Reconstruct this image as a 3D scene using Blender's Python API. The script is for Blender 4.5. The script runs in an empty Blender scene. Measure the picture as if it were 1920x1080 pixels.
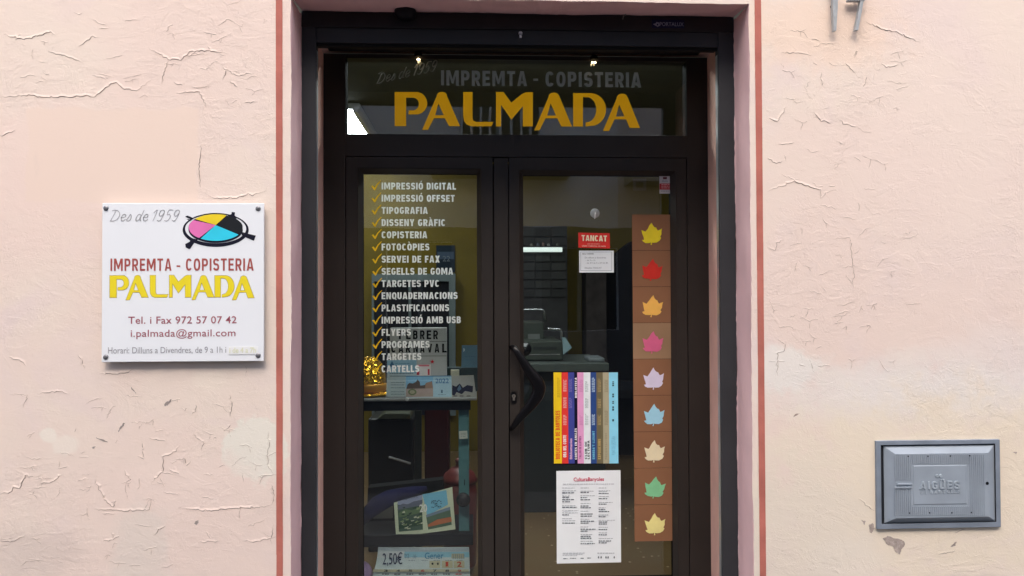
import bpy, bmesh, math, random
from mathutils import Vector, Matrix
rnd = random.Random(7)
S = bpy.context.scene
C = S.collection
# ------------------------------------------------------------------ camera
F, CX, CY = 1450.0, 960.0, 540.0            # focal length in photo pixels, picture centre
CAM = Vector((0.0, -2.9, 1.45))
YAW, PIT, ROL = math.radians(2.73), math.radians(0.93), math.radians(-0.215)
cy_, sy_, cp_, sp_, cr_, sr_ = math.cos(YAW), math.sin(YAW), math.cos(PIT), math.sin(PIT), math.cos(ROL), math.sin(ROL)
B_ = Matrix(((1,0,0),(0,0,-1),(0,1,0)))
RM = Matrix(((cr_,-sr_,0),(sr_,cr_,0),(0,0,1))) @ B_ @ Matrix(((1,0,0),(0,cp_,sp_),(0,-sp_,cp_))) @ Matrix(((cy_,-sy_,0),(sy_,cy_,0),(0,0,1)))
cd = bpy.data.cameras.new("camera"); cam = bpy.data.objects.new("camera", cd); C.objects.link(cam)
cd.sensor_width = 36; cd.lens = F / 1920 * 36; cd.clip_start = 0.05; cd.clip_end = 300
r_, d_, f_ = RM[0], RM[1], RM[2]
cam.matrix_world = Matrix(((r_[0], -d_[0], -f_[0], CAM.x), (r_[1], -d_[1], -f_[1], CAM.y), (r_[2], -d_[2], -f_[2], CAM.z), (0,0,0,1)))
S.camera = cam
# ------------------------------------------------------------------ light
SUN_E, SUN_A = 54.0, 6.0                    # elevation, degrees towards the left of straight in front of the wall
w = bpy.data.worlds.new("World"); S.world = w; w.use_nodes = True
sky = w.node_tree.nodes.new("ShaderNodeTexSky"); sky.sky_type = 'NISHITA'; sky.sun_disc = False
sky.sun_elevation = math.radians(SUN_E); sky.sun_rotation = math.radians(180 + SUN_A)
sky.air_density = 1.0; sky.dust_density = 4.0; sky.ozone_density = 1.0
bg = w.node_tree.nodes["Background"]; bg.inputs["Strength"].default_value = 0.15
w.node_tree.links.new(sky.outputs[0], bg.inputs[0])
sl = bpy.data.lights.new("sun", 'SUN'); sun = bpy.data.objects.new("sun", sl); C.objects.link(sun)
sl.energy = 1.0; sl.angle = math.radians(64); sl.color = (1.0, 0.95, 0.89)
e_, a_ = math.radians(SUN_E), math.radians(SUN_A)
sun.rotation_euler = Vector((math.sin(a_)*math.cos(e_), math.cos(a_)*math.cos(e_), -math.sin(e_))).to_track_quat('-Z', 'Y').to_euler()
sun.location = (-2, -8, 12)
S.view_settings.view_transform = 'Standard'; S.view_settings.look = 'None'; S.view_settings.gamma = 1.0
S.view_settings.exposure = 1.3
S.cycles.max_bounces = 8; S.cycles.diffuse_bounces = 4; S.cycles.transparent_max_bounces = 12
S.cycles.use_denoising = True
# ------------------------------------------------------------------ measuring helpers
def at(px, py, d=0.0):
    """the point of the vertical plane y = d that the photo shows at pixel px, py"""
    v = RM.transposed() @ Vector(((px-CX)/F, (py-CY)/F, 1.0))
    t = (d - CAM.y) / v.y
    return CAM.x + v.x*t, CAM.z + v.z*t
def rect(x0, y0, x1, y1, d=0.0):
    ym, xm = (y0+y1)/2, (x0+x1)/2
    return at(x0, ym, d)[0], at(xm, y1, d)[1], at(x1, ym, d)[0], at(xm, y0, d)[1]
def pts(l, d=0.0): return [at(x, y, d) for x, y in l]
def lin(c):
    o = []
    for u in c:
        u /= 255.0
        o.append(u/12.92 if u <= 0.04045 else ((u+0.055)/1.055)**2.4)
    return tuple(o)
# ------------------------------------------------------------------ materials
_M = {}
def mat(name, col, rough=0.6, spec=0.5, metal=0.0, var=0.06, scale=14.0, bump=0.0, bscale=60.0, emit=None, estr=0.0, coat=0.0):
    if name in _M: return _M[name]
    if spec == 0.5 and metal == 0 and max(col) < 0.08: spec = 0.12
    m = bpy.data.materials.new(name); m.use_nodes = True; _M[name] = m
    N, L = m.node_tree.nodes, m.node_tree.links
    b = N["Principled BSDF"]
    b.inputs["Roughness"].default_value = rough; b.inputs["Metallic"].default_value = metal
    b.inputs["Specular IOR Level"].default_value = spec; b.inputs["Coat Weight"].default_value = coat
    tc = N.new("ShaderNodeTexCoord")
    nz = N.new("ShaderNodeTexNoise"); nz.inputs["Scale"].default_value = scale; nz.inputs["Detail"].default_value = 5
    L.new(tc.outputs["Object"], nz.inputs["Vector"])
    mr = N.new("ShaderNodeMapRange"); mr.inputs["From Min"].default_value = 0.3; mr.inputs["From Max"].default_value = 0.7
    mr.inputs["To Min"].default_value = 1-var; mr.inputs["To Max"].default_value = 1+var
    L.new(nz.outputs["Fac"], mr.inputs["Value"])
    vm = N.new("ShaderNodeVectorMath"); vm.operation = 'SCALE'; vm.inputs[0].default_value = col[:3]
    L.new(mr.outputs[0], vm.inputs["Scale"]); L.new(vm.outputs[0], b.inputs["Base Color"])
    if bump:
        n2 = N.new("ShaderNodeTexNoise"); n2.inputs["Scale"].default_value = bscale; n2.inputs["Detail"].default_value = 4
        L.new(tc.outputs["Object"], n2.inputs["Vector"])
        bp = N.new("ShaderNodeBump"); bp.inputs["Strength"].default_value = bump; bp.inputs["Distance"].default_value = 0.004
        L.new(n2.outputs["Fac"], bp.inputs["Height"]); L.new(bp.outputs[0], b.inputs["Normal"])
    if emit:
        b.inputs["Emission Color"].default_value = (*emit, 1); b.inputs["Emission Strength"].default_value = estr
    return m
def ink(r, g, b, rough=0.55, k=1.0, var=0.05):
    c = lin((r, g, b)); c = tuple(min(0.88, x*k) for x in c)
    return mat("ink_%d_%d_%d_%d" % (r, g, b, int(rough*100+k*10)), c, rough, var=var, scale=30)
def glass_mat():
    m = bpy.data.materials.new("window_glass"); m.use_nodes = True
    N, L = m.node_tree.nodes, m.node_tree.links
    N.remove(N["Principled BSDF"]); out = N["Material Output"]
    tr = N.new("ShaderNodeBsdfTransparent"); tr.inputs[0].default_value = (0.88, 0.91, 0.89, 1)
    gl = N.new("ShaderNodeBsdfGlossy"); gl.inputs["Roughness"].default_value = 0.01
    lw = N.new("ShaderNodeLayerWeight"); lw.inputs[0].default_value = 0.5
    p = N.new("ShaderNodeMath"); p.operation = 'POWER'; p.inputs[1].default_value = 5
    a = N.new("ShaderNodeMath"); a.operation = 'MULTIPLY_ADD'; a.inputs[1].default_value = 0.9; a.inputs[2].default_value = 0.068
    mx = N.new("ShaderNodeMixShader")
    tc = N.new("ShaderNodeTexCoord"); nz = N.new("ShaderNodeTexNoise"); nz.inputs["Scale"].default_value = 1.6
    bp = N.new("ShaderNodeBump"); bp.inputs["Strength"].default_value = 0.06; bp.inputs["Distance"].default_value = 0.02
    L.new(tc.outputs["Object"], nz.inputs["Vector"]); L.new(nz.outputs["Fac"], bp.inputs["Height"]); L.new(bp.outputs[0], gl.inputs["Normal"])
    L.new(lw.outputs["Facing"], p.inputs[0]); L.new(p.outputs[0], a.inputs[0]); L.new(a.outputs[0], mx.inputs[0])
    L.new(tr.outputs[0], mx.inputs[1]); L.new(gl.outputs[0], mx.inputs[2]); L.new(mx.outputs[0], out.inputs[0])
    return m
GLASS = glass_mat()
# ------------------------------------------------------------------ mesh helpers
class MB:
    def __init__(s): s.v, s.f, s.m, s.mats = [], [], [], []
    def mi(s, m):
        if m not in s.mats: s.mats.append(m)
        return s.mats.index(m)
    def face(s, ps, m):
        n = len(s.v); s.v += [tuple(p) for p in ps]; s.f.append(list(range(n, n+len(ps)))); s.m.append(s.mi(m))
    def raw(s, vs, fs, m):
        n = len(s.v); s.v += [tuple(p) for p in vs]; k = s.mi(m)
        for f in fs: s.f.append([n+i for i in f]); s.m.append(k)
    def box(s, x0, y0, z0, x1, y1, z1, m):
        s.raw([(x0,y0,z0),(x1,y0,z0),(x1,y1,z0),(x0,y1,z0),(x0,y0,z1),(x1,y0,z1),(x1,y1,z1),(x0,y1,z1)],
              [(0,3,2,1),(4,5,6,7),(0,1,5,4),(1,2,6,5),(2,3,7,6),(3,0,4,7)], m)
    def pbox(s, x0, y0, x1, y1, d0, d1, m):        # photo rectangle measured on its front plane d0
        a, b, c, e = rect(x0, y0, x1, y1, d0); s.box(a, d0, b, c, d1, e, m)
    def flat(s, poly, y, m): s.face([(x, y, z) for x, z in poly], m)
    def prism(s, poly, y0, y1, m):
        n = len(poly)
        vs = [(x, y0, z) for x, z in poly] + [(x, y1, z) for x, z in poly]
        s.raw(vs, [tuple(range(n)), tuple(range(2*n-1, n-1, -1))] + [(i, (i+1) % n, n+(i+1) % n, n+i) for i in range(n)], m)
    def ring(s, o, i, yo, yi, m):                  # mitred ring: outer rect at depth yo, inner rect at yi (x0,z0,x1,z1)
        def c(r, y): return [(r[0],y,r[1]),(r[2],y,r[1]),(r[2],y,r[3]),(r[0],y,r[3])]
        s.raw(c(o, yo)+c(i, yi), [(k, (k+1) % 4, 4+(k+1) % 4, 4+k) for k in range(4)], m)
    def tube(s, path, rad, m, n=10, flatk=1.0):
        P = [Vector(p) for p in path]; R = rad if isinstance(rad, (list, tuple)) else [rad]*len(P)
        vs, fs = [], []
        up = Vector((0, 1, 0))
        for i, p in enumerate(P):
            t = (P[min(i+1, len(P)-1)] - P[max(i-1, 0)]).normalized()
            u = up if abs(t.dot(up)) < 0.95 else Vector((1, 0, 0))
            a = (u - t*u.dot(t)).normalized(); b = t.cross(a)
            for k in range(n):
                q = 2*math.pi*k/n; vs.append(p + (a*math.cos(q)*flatk + b*math.sin(q))*R[i])
        for i in range(len(P)-1):
            for k in range(n): fs.append((i*n+k, i*n+(k+1) % n, (i+1)*n+(k+1) % n, (i+1)*n+k))
        fs.append(tuple(range(n))[::-1]); fs.append(tuple(range((len(P)-1)*n, len(P)*n)))
        s.raw(vs, fs, m)
    def lathe(s, c, prof, m, n=24, axis='Y'):       # prof: (radius, offset along the axis)
        vs, fs = [], []
        for r, h in prof:
            for k in range(n):
                q = 2*math.pi*k/n
                if axis == 'Y': vs.append((c[0]+r*math.cos(q), c[1]+h, c[2]+r*math.sin(q)))
                else: vs.append((c[0]+r*math.cos(q), c[1]+r*math.sin(q), c[2]+h))
        for i in range(len(prof)-1):
            for k in range(n): fs.append((i*n+k, i*n+(k+1) % n, (i+1)*n+(k+1) % n, (i+1)*n+k))
        fs.append(tuple(range(n))[::-1]); fs.append(tuple(range((len(prof)-1)*n, len(prof)*n)))
        s.raw(vs, fs, m)
    def ball(s, c, r, m, n=20, sc=(1,1,1)):
        vs, fs = [], []; k2 = n//2
        for i in range(k2+1):
            p = math.pi*i/k2
            for k in range(n):
                q = 2*math.pi*k/n
                vs.append((c[0]+r*sc[0]*math.sin(p)*math.cos(q), c[1]+r*sc[1]*math.sin(p)*math.sin(q), c[2]+r*sc[2]*math.cos(p)))
        for i in range(k2):
            for k in range(n): fs.append((i*n+k, i*n+(k+1) % n, (i+1)*n+(k+1) % n, (i+1)*n+k))
        s.raw(vs, fs, m)
    def build(s, name, parent=None, bevel=0.0, smooth=False, loc=None, weld=True):
        me = bpy.data.meshes.new(name)
        o = Vector(loc) if loc is not None else Vector((0, 0, 0))
        me.from_pydata([Vector(p)-o for p in s.v], [], s.f)
        for m in s.mats: me.materials.append(m)
        for p, k in zip(me.polygons, s.m): p.material_index = k
        bm = bmesh.new(); bm.from_mesh(me)
        if weld: bmesh.ops.remove_doubles(bm, verts=bm.verts, dist=1e-6)
        bmesh.ops.recalc_face_normals(bm, faces=bm.faces)
        if smooth:
            for f in bm.faces: f.smooth = True
        bm.to_mesh(me); bm.free()
        ob = bpy.data.objects.new(name, me); C.objects.link(ob)
        ob.location = o
        if parent is not None:
            ob.parent = parent; ob.location = o - WL(parent)
        if bevel:
            b = ob.modifiers.new("bevel", 'BEVEL'); b.width = bevel; b.segments = 2; b.limit_method = 'ANGLE'; b.angle_limit = math.radians(40)
        return ob
def WL(o):
    v = o.location.copy()
    while o.parent is not None: o = o.parent; v += o.location
    return v
def thing(name, label, cat, loc=(0, 0, 0), group=None):
    o = bpy.data.objects.new(name, None); C.objects.link(o); o.location = loc; o.empty_display_size = 0.05
    return tag(o, label, cat, group)
def tag(o, label, cat, group=None):
    o['label'] = label; o['category'] = cat
    if group: o['group'] = group
    return o
# ---- lettering: built-in font turned into mesh, fitted to its measured place
_T = {}
def glyphs(body, weight=0.0, shear=0.0, space=1.0):
    k = (body, weight, shear, space)
    if k in _T: return _T[k]
    c = bpy.data.curves.new("lettering", 'FONT'); c.body = body; c.offset = weight; c.shear = shear; c.space_character = space
    c.resolution_u = 4
    o = bpy.data.objects.new("lettering", c); C.objects.link(o)
    me = bpy.data.meshes.new_from_object(o.evaluated_get(bpy.context.evaluated_depsgraph_get()))
    vs = [(v.co.x, v.co.y) for v in me.vertices]; fs = [tuple(p.vertices) for p in me.polygons]
    bpy.data.objects.remove(o); bpy.data.curves.remove(c); bpy.data.meshes.remove(me)
    _T[k] = (vs, fs); return _T[k]
CAPH = 0.686
def text(mb, body, x0, x1, yb, yt, d, m, weight=0.0, shear=0.0, space=1.0, tilt=0.0, xh=None):
    """x0..x1: photo pixels the line spans, yb baseline, yt cap top, on plane d; tilt in degrees about the line's start"""
    vs, fs = glyphs(body, weight, shear, space)
    if not fs: return
    a0, a1 = min(v[0] for v in vs), max(v[0] for v in vs)
    X0, Zb = at(x0, yb, d); X1, _ = at(x1, yb, d); _, Zt = at(x0, yt, d)
    if tilt:
        q = math.radians(tilt); ct, st = math.cos(q), math.sin(q)
    else: ct, st = 1.0, 0.0
    kx = (X1-X0)/(a1-a0); kz = (Zt-Zb)/(CAPH + 2*weight*0)
    out = []
    for u, v in vs:
        a, b = (u-a0)*kx, v*kz
        out.append((X0 + a*ct - b*st, d, Zb + a*st + b*ct))
    mb.raw(out, fs, m)
# ---- condensed sign-writer's capitals, each letter drawn from strokes and outlines (cap height 1)
def sarc(cx, cy, rx, ry, a0, a1, n=14, e=2.5):
    o = []
    for i in range(n+1):
        q = math.radians(a0+(a1-a0)*i/n); c, s_ = math.cos(q), math.sin(q)
        o.append((cx + rx*math.copysign(abs(c)**(2/e), c), cy + ry*math.copysign(abs(s_)**(2/e), s_)))
    return o
def letter(ch, s):
    """outlines (polygons) and width of one capital, stroke width s"""
    W = {'I': s, 'M': .80, 'N': .60, 'L': .46, 'E': .48, 'F': .46, 'T': .52, 'A': .62, 'V': .60, 'X': .58, 'Y': .58, ' ': .24, '-': .34, 'O': .58, 'Q': .58, 'C': .54, 'G': .56, "'": s}
    base = {'Ó': 'O', 'Ò': 'O', 'À': 'A', 'Ü': 'U', 'È': 'E'}.get(ch, ch)
    w = W.get(base, .54); l, r, b, t, m = s/2, w-s/2, s/2, 1-s/2, .50
    st, po = [], []
    if base == 'I': st = [[(l,0),(l,1)]]
    elif base == "'": st = [[(l,.65),(l,1)]]
    elif base == '-': st = [[(0,.42),(w,.42)]]
    elif base == 'L': st = [[(l,1),(l,b),(w,b)]]
    elif base == 'T': st = [[(0,t),(w,t)], [(w/2,1-s),(w/2,0)]]
    elif base == 'E': st = [[(w,t),(l,t),(l,b),(w,b)], [(s,m+.01),(w*.92,m+.01)]]
    elif base == 'F': st = [[(w,t),(l,t),(l,0)], [(s,m),(w*.92,m)]]
    elif base in 'PR':
        k = .44; st = [[(l,0),(l,1)], [(s,t)] + sarc(w*.5,(t+k)/2,r-w*.5,(t-k)/2,90,-90,10) + [(s,k)]]
        if base == 'R': po = [[(w*.42,k-s/2),(w*.42+s*1.0,k-s/2),(w*1.02,0),(w*1.02-s*1.1,0)]]
    elif base == 'B':
        k = .53; st = [[(l,0),(l,1)], [(s,t)] + sarc(w*.5,(t+k)/2,r*.95-w*.5,(t-k)/2,90,-90,8) + [(s,k)], [(s*1.2,k)] + sarc(w*.5,(b+k)/2,r-w*.5,(k-b)/2,90,-90,8) + [(s,b)]]
    elif base == 'D': st = [[(l,0),(l,1)], [(s,t)] + sarc(w*.45,.5,r-w*.45,t-.5,90,-90,14,2.8) + [(s,b)]]
    elif base in 'OQ':
        st = [sarc(w/2,.5,w/2-l,t-.5,0,360,28) ]
        if base == 'Q': po = [[(w*.52,.26),(w*.72,.30),(w*1.04,-.06),(w*.80,-.10)]]
    elif base == 'C': st = [sarc(w/2,.5,w/2-l,t-.5,38,322,20)]
    elif base == 'G': st = [sarc(w/2,.5,w/2-l,t-.5,38,350,22), [(w*.55,.44),(w-.02,.44)]]
    elif base == 'S': st = [sarc(w/2,(t+.52)/2,w/2-l,(t-.52)/2,12,270,14) + sarc(w/2,(.52+b)/2,w/2-l,(.52-b)/2,90,-168,14)[1:]]
    elif base == 'U': st = [[(l,1),(l,.4)] + sarc(w/2,.34,w/2-l,.34-b,180,360,14) + [(r,.4),(r,1)]]
    elif base == 'A': po = [[(0,0),(w/2-s*.62,1),(w/2+s*.62,1),(w,0),(w-s*1.05,0),(w/2,1-s*1.05),(s*1.05,0)], [(w*.24,.17),(w*.76,.17),(w*.72,.17+s*.85),(w*.28,.17+s*.85)]]
    elif base == 'V': po = [[(0,1),(s*1.05,1),(w/2,s*1.2),(w-s*1.05,1),(w,1),(w/2+s*.6,0),(w/2-s*.6,0)]]
    elif base == 'M': po = [[(0,0),(0,1),(s*1.25,1),(w/2,.42),(w-s*1.25,1),(w,1),(w,0),(w-s,0),(w-s,.66),(w/2+s*.3,.14),(w/2-s*.3,.14),(s,.66),(s,0)]]
    elif base == 'N': po = [[(0,0),(0,1),(s*1.15,1),(w-s,.36),(w-s,1),(w,1),(w,0),(w-s*1.15,0),(s,.64),(s,0)]]
    elif base == 'X': po = [[(0,0),(s*1.15,0),(w,1),(w-s*1.15,1)], [(0,1),(s*1.15,1),(w,0),(w-s*1.15,0)]]
    elif base == 'Y': po = [[(0,1),(s*1.1,1),(w/2,.6),(w-s*1.1,1),(w,1),(w/2+s/2,.42),(w/2+s/2,0),(w/2-s/2,0),(w/2-s/2,.42)]]
    for p in st:                                           # ribbon with mitred corners
        n = len(p); cl = p[0] == p[-1] or math.hypot(p[0][0]-p[-1][0], p[0][1]-p[-1][1]) < 1e-6; A, Bq = [], []
        for i in range(n):
            a = p[i-1] if i else (p[-2] if cl else None); c = p[i+1] if i < n-1 else (p[1] if cl else None)
            ds = []
            for u, v in ((a, p[i]), (p[i], c)):
                if u is None or v is None: continue
                dx, dy = v[0]-u[0], v[1]-u[1]; L_ = math.hypot(dx, dy)
                if L_ > 1e-9: ds.append((-dy/L_, dx/L_))
            nx = sum(d_[0] for d_ in ds)/len(ds); ny = sum(d_[1] for d_ in ds)/len(ds); q = max(.5, nx*nx+ny*ny)
            A.append((p[i][0]+nx*s/2/q, p[i][1]+ny*s/2/q)); Bq.append((p[i][0]-nx*s/2/q, p[i][1]-ny*s/2/q))
        for i in range(n-1): po.append([A[i], A[i+1], Bq[i+1], Bq[i], 'r'])
        po.append(None)
    if ch == 'Ó': po.append([(w*.42,1.07),(w*.60,1.07),(w*.82,1.28),(w*.52,1.28)])
    if ch in 'ÒÀÈ': po.append([(w*.40,1.07),(w*.58,1.07),(w*.48,1.28),(w*.18,1.28)])
    if ch == 'Ü': po += [[(w*.12,1.08),(w*.12+s,1.08),(w*.12+s,1.08+s),(w*.12,1.08+s)], [(w*.88-s,1.08),(w*.88,1.08),(w*.88,1.08+s),(w*.88-s,1.08+s)]]
    return po, w
def caps_polys(body, s=.2, gap=.12):
    out, u, lay = [], 0.0, 0
    for ch in body:
        po, w_ = letter(ch, s); lay = 0
        for p in po:
            if p is None: lay += 1; continue
            if p[-1] == 'r': out.append(([(u+x, y) for x, y in p[:-1]], lay))
            else: lay += 1; out.append(([(u+x, y) for x, y in p], lay))
        u += w_ + gap
    return out, u-gap
def caps(mb, body, x0, x1, yb, yt, d, m, s=.2, gap=.12, tilt=0.0, back=None):
    po, W_ = caps_polys(body, s, gap)
    X0, Zb = at(x0, yb, d); X1, _ = at(x1, yb, d); _, Zt = at(x0, yt, d)
    kx, kz = (X1-X0)/W_, Zt-Zb; tt = math.tan(math.radians(tilt))
    for p, lay in po:
        q = [(X0+x*kx, Zb+y*kz+x*kx*tt) for x, y in p]
        if back is None: mb.flat(q, d-.00007*lay, m)
        else: mb.prism(q, d-.00007*lay, back, m)
def vcaps(mb, body, xl, xr, y0, y1, d, m, s=.2, gap=.12):
    po, W_ = caps_polys(body, s, gap)
    XL_, Z0 = at(xl, y0, d); XR_, _ = at(xr, y0, d); _, Z1 = at(xl, y1, d)
    for p, lay in po: mb.flat([(XR_-y*(XR_-XL_), Z0+x*(Z1-Z0)/W_) for x, y in p], d-.00007*lay, m)
def vtext(mb, body, xl, xr, y0, y1, d, m, weight=0.0, space=1.0):
    """reads bottom to top: letters stand between xl (cap top) and xr (baseline), running from y0 up to y1"""
    vs, fs = glyphs(body, weight, 0.0, space)
    a0, a1 = min(v[0] for v in vs), max(v[0] for v in vs)
    XL, Z0 = at(xl, y0, d); XR, _ = at(xr, y0, d); _, Z1 = at(xl, y1, d)
    mb.raw([(XR - v*(XR-XL)/CAPH, d, Z0 + (u-a0)*(Z1-Z0)/(a1-a0)) for u, v in vs], fs, m)
def outline(mb, polys, d, m, grow=0.0):
    """filled 2-D outlines (world x, z), holes allowed, grown by grow metres"""
    c = bpy.data.curves.new("outline", 'CURVE'); c.dimensions = '2D'; c.fill_mode = 'BOTH'; c.offset = 0
    for p in polys:
        sp = c.splines.new('POLY'); sp.points.add(len(p)-1); sp.use_cyclic_u = True
        for q, (x, z) in zip(sp.points, p): q.co = (x*10, z*10, 0, 1)
    c.offset = grow*10
    o = bpy.data.objects.new("outline", c); C.objects.link(o)
    me = bpy.data.meshes.new_from_object(o.evaluated_get(bpy.context.evaluated_depsgraph_get()))
    mb.raw([(v.co.x/10, d, v.co.y/10) for v in me.vertices], [tuple(p.vertices) for p in me.polygons], m)
    bpy.data.objects.remove(o); bpy.data.curves.remove(c); bpy.data.meshes.remove(me)
def arc(cx, cy, rx, ry, a0, a1, n=8):
    return [(cx + rx*math.cos(math.radians(a0+(a1-a0)*i/n)), cy - ry*math.sin(math.radians(a0+(a1-a0)*i/n))) for i in range(n+1)]
# the shop's own lettering, drawn letter by letter in the transom's photo pixels
NAME = [
 [[(740,172.5),(785,172.5)] + arc(781,193.5,20,21,80,-80) + [(784,214.5),(765.5,214.5),(766.5,207)] + arc(774,195,11.5,12,-80,80) + [(761.5,183),(761.5,236.5),(740,236.5)]],
 [[(791.5,243.5),(802.5,243.5),(813.5,221.6),(834,221.6),(842,236.5),(862.5,236.5),(838,180)] + arc(828.5,179,9.5,7,10,170,6) + [(818.5,181)], [(822,194),(832,216),(816,216)]],
 [[(868.5,172.5),(886,172.5),(886,222),(887.5,226),(892,228.5),(925.5,228.5),(921.5,236.8),(884,236.8),(875,233.5),(870,226.5),(868.5,218)]],
 [[(930,172.5),(944,172.5),(958.7,192.5),(979,176),(986,173),(999,173),(999,237),(980.5,237),(980.5,199),(958.7,224.5),(939.5,196),(939.5,237),(930,237)]],
 [[(1002,244.2),(1011.7,244.2),(1023,221.8),(1045,221.8),(1052.5,237.2),(1072.5,237.2),(1049,181)] + arc(1038.5,181,10,7.5,10,170,6) + [(1028.5,182)], [(1032.5,194),(1042.5,216.7),(1026,216.7)]],
 [[(1074.7,174.5),(1098,174.5)] + arc(1107,205.5,29.5,31,85,-75,12) + [(1098,237.2),(1098,229.6)] + arc(1101,205.5,17,23.5,-75,80,12) + [(1093,182),(1093,237.2),(1074.7,237.2)]],
 [[(1130.5,245.5),(1142,245.5),(1152.5,223.6),(1174,223.6),(1180.5,239.8),(1200,239.8),(1177,183)] + arc(1166.5,183,10,7.5,10,170,6) + [(1156.5,184)], [(1161,196),(1170.8,218.5),(1155,218.5)]],
]
def shopname(mb, d, m, fn, grow=0.0):
    for L_ in NAME: outline(mb, [[at(*fn(x, y), d) for x, y in p] for p in L_], d, m, grow)
# ------------------------------------------------------------------ the plaster wall
def wall_material():
    m = bpy.data.materials.new("painted_plaster"); m.use_nodes = True
    N, L = m.node_tree.nodes, m.node_tree.links
    b = N["Principled BSDF"]; b.inputs["Roughness"].default_value = 0.85; b.inputs["Specular IOR Level"].default_value = 0.25
    tc = N.new("ShaderNodeTexCoord")
    def noise(scale, detail=5, rough=0.55, stretch=None, dist=0.0):
        n = N.new("ShaderNodeTexNoise"); n.inputs["Scale"].default_value = scale; n.inputs["Detail"].default_value = detail
        n.inputs["Roughness"].default_value = rough; n.inputs["Distortion"].default_value = dist
        if stretch:
            mp = N.new("ShaderNodeMapping"); mp.inputs["Scale"].default_value = stretch
            L.new(tc.outputs["Object"], mp.inputs[0]); L.new(mp.outputs[0], n.inputs["Vector"])
        else: L.new(tc.outputs["Object"], n.inputs["Vector"])
        return n.outputs["Fac"]
    def mrange(v, a, c, lo=0.0, hi=1.0, smooth=True):
        r = N.new("ShaderNodeMapRange"); r.interpolation_type = 'SMOOTHSTEP' if smooth else 'LINEAR'
        for k, q in (("From Min", a), ("From Max", c), ("To Min", lo), ("To Max", hi)): r.inputs[k].default_value = q
        L.new(v, r.inputs["Value"]); return r.outputs[0]
    def mix(f, a, c):
        x = N.new("ShaderNodeMix"); x.data_type = 'RGBA'
        for s_, q in ((x.inputs[6], a), (x.inputs[7], c)):
            if isinstance(q, tuple): s_.default_value = (*q, 1)
            else: L.new(q, s_)
        if isinstance(f, float): x.inputs[0].default_value = f
        else: L.new(f, x.inputs[0])
        return x.outputs[2]
    def math_(op, a, c=None):
        x = N.new("ShaderNodeMath"); x.operation = op
        for i, q in enumerate((a, c)):
            if q is None: continue
            if isinstance(q, (int, float)): x.inputs[i].default_value = q
            else: L.new(q, x.inputs[i])
        return x.outputs[0]
    pink, cream, mauve = (0.77, 0.63, 0.555), (0.775, 0.665, 0.575), (0.745, 0.62, 0.58)
    col = mix(mrange(noise(1.1, 4), 0.40, 0.62), pink, cream)
    col = mix(mrange(noise(2.3, 6, dist=0.6), 0.50, 0.72, 0, 0.8), col, mauve)
    sx = N.new("ShaderNodeSeparateXYZ"); L.new(tc.outputs["Object"], sx.inputs[0])
    wob = noise(7, 5, 0.6); wob2 = noise(26, 4, 0.6)
    def blob(cx, cz, rx, rz, soft=0.5, wamt=0.9):
        u = math_('DIVIDE', math_('SUBTRACT', sx.outputs[0], cx), rx); v = math_('DIVIDE', math_('SUBTRACT', sx.outputs[2], cz), rz)
        r = math_('SQRT', math_('ADD', math_('MULTIPLY', u, u), math_('MULTIPLY', v, v)))
        r = math_('ADD', r, math_('MULTIPLY', math_('SUBTRACT', wob, 0.5), wamt*2.2))
        r = math_('ADD', r, math_('MULTIPLY', math_('SUBTRACT', wob2, 0.5), wamt*0.5))
        return mrange(r, 1-soft, 1+soft, 1, 0)
    def P(px, py): return at(px, py, 0)
    for px, py, rx, ry, c, amt, soft in (
        (480,845,50,52,(0.77,0.73,0.64),0.95,0.12), (92,815,14,12,(0.80,0.73,0.64),0.9,0.2), (125,832,20,16,(0.80,0.72,0.63),0.75,0.25),
        (400,715,28,16,(0.80,0.70,0.60),0.7,0.3), (350,910,110,45,(0.80,0.66,0.585),0.6,0.4), (265,1040,45,70,(0.70,0.62,0.55),0.65,0.35),
        (40,1045,90,40,(0.60,0.50,0.45),0.5,0.5),
        (1475,690,45,38,(0.78,0.74,0.68),0.85,0.25), (1720,740,230,55,(0.77,0.73,0.68),0.8,0.5), (1880,690,120,70,(0.76,0.71,0.67),0.5,0.6),
        (1760,920,330,150,(0.79,0.69,0.55),0.95,0.45), (1500,1000,110,120,(0.73,0.65,0.55),0.7,0.5), (1590,1060,60,40,(0.78,0.70,0.60),0.5,0.4),
        (1820,300,200,260,(0.79,0.66,0.59),0.6,0.6), (1540,60,130,60,(0.82,0.63,0.50),0.6,0.5), (100,330,150,120,(0.80,0.63,0.56),0.6,0.6)):
        cx, cz = P(px, py)
        col = mix(math_('MULTIPLY', blob(cx, cz, rx/439, ry/439, soft), amt), col, c)
    # flatter, newer square of filler above the sign
    def band(s_, a, c, soft): return math_('MULTIPLY', mrange(s_, a-soft, a+soft), mrange(s_, c-soft, c+soft, 1, 0))
    x0, z0 = P(48, 378); x1, z1 = P(372, 205)
    jit = math_('MULTIPLY', math_('SUBTRACT', wob, 0.5), 0.06)
    sq = math_('MULTIPLY', band(math_('ADD', sx.outputs[0], jit), x0, x1, 0.008), band(math_('ADD', sx.outputs[2], jit), z0, z1, 0.008))
    col = mix(math_('MULTIPLY', sq, 0.7), col, (0.79, 0.635, 0.535))
    # fine dirt, rain streaks
    col = mix(mrange(noise(9, 6, 0.7, (1, 1, 0.35)), 0.60, 0.80, 0, 0.35), col, (0.60, 0.50, 0.44))
    col = mix(mrange(noise(55, 3, 0.7), 0.70, 0.78, 0, 0.45), col, (0.55, 0.45, 0.40))
    L.new(col, b.inputs["Base Color"])
    # relief: trowel marks, flaky skins, grain
    h = math_('MULTIPLY', noise(16, 6, 0.62, (1, 1, 1.9), 0.8), 1.0)
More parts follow.
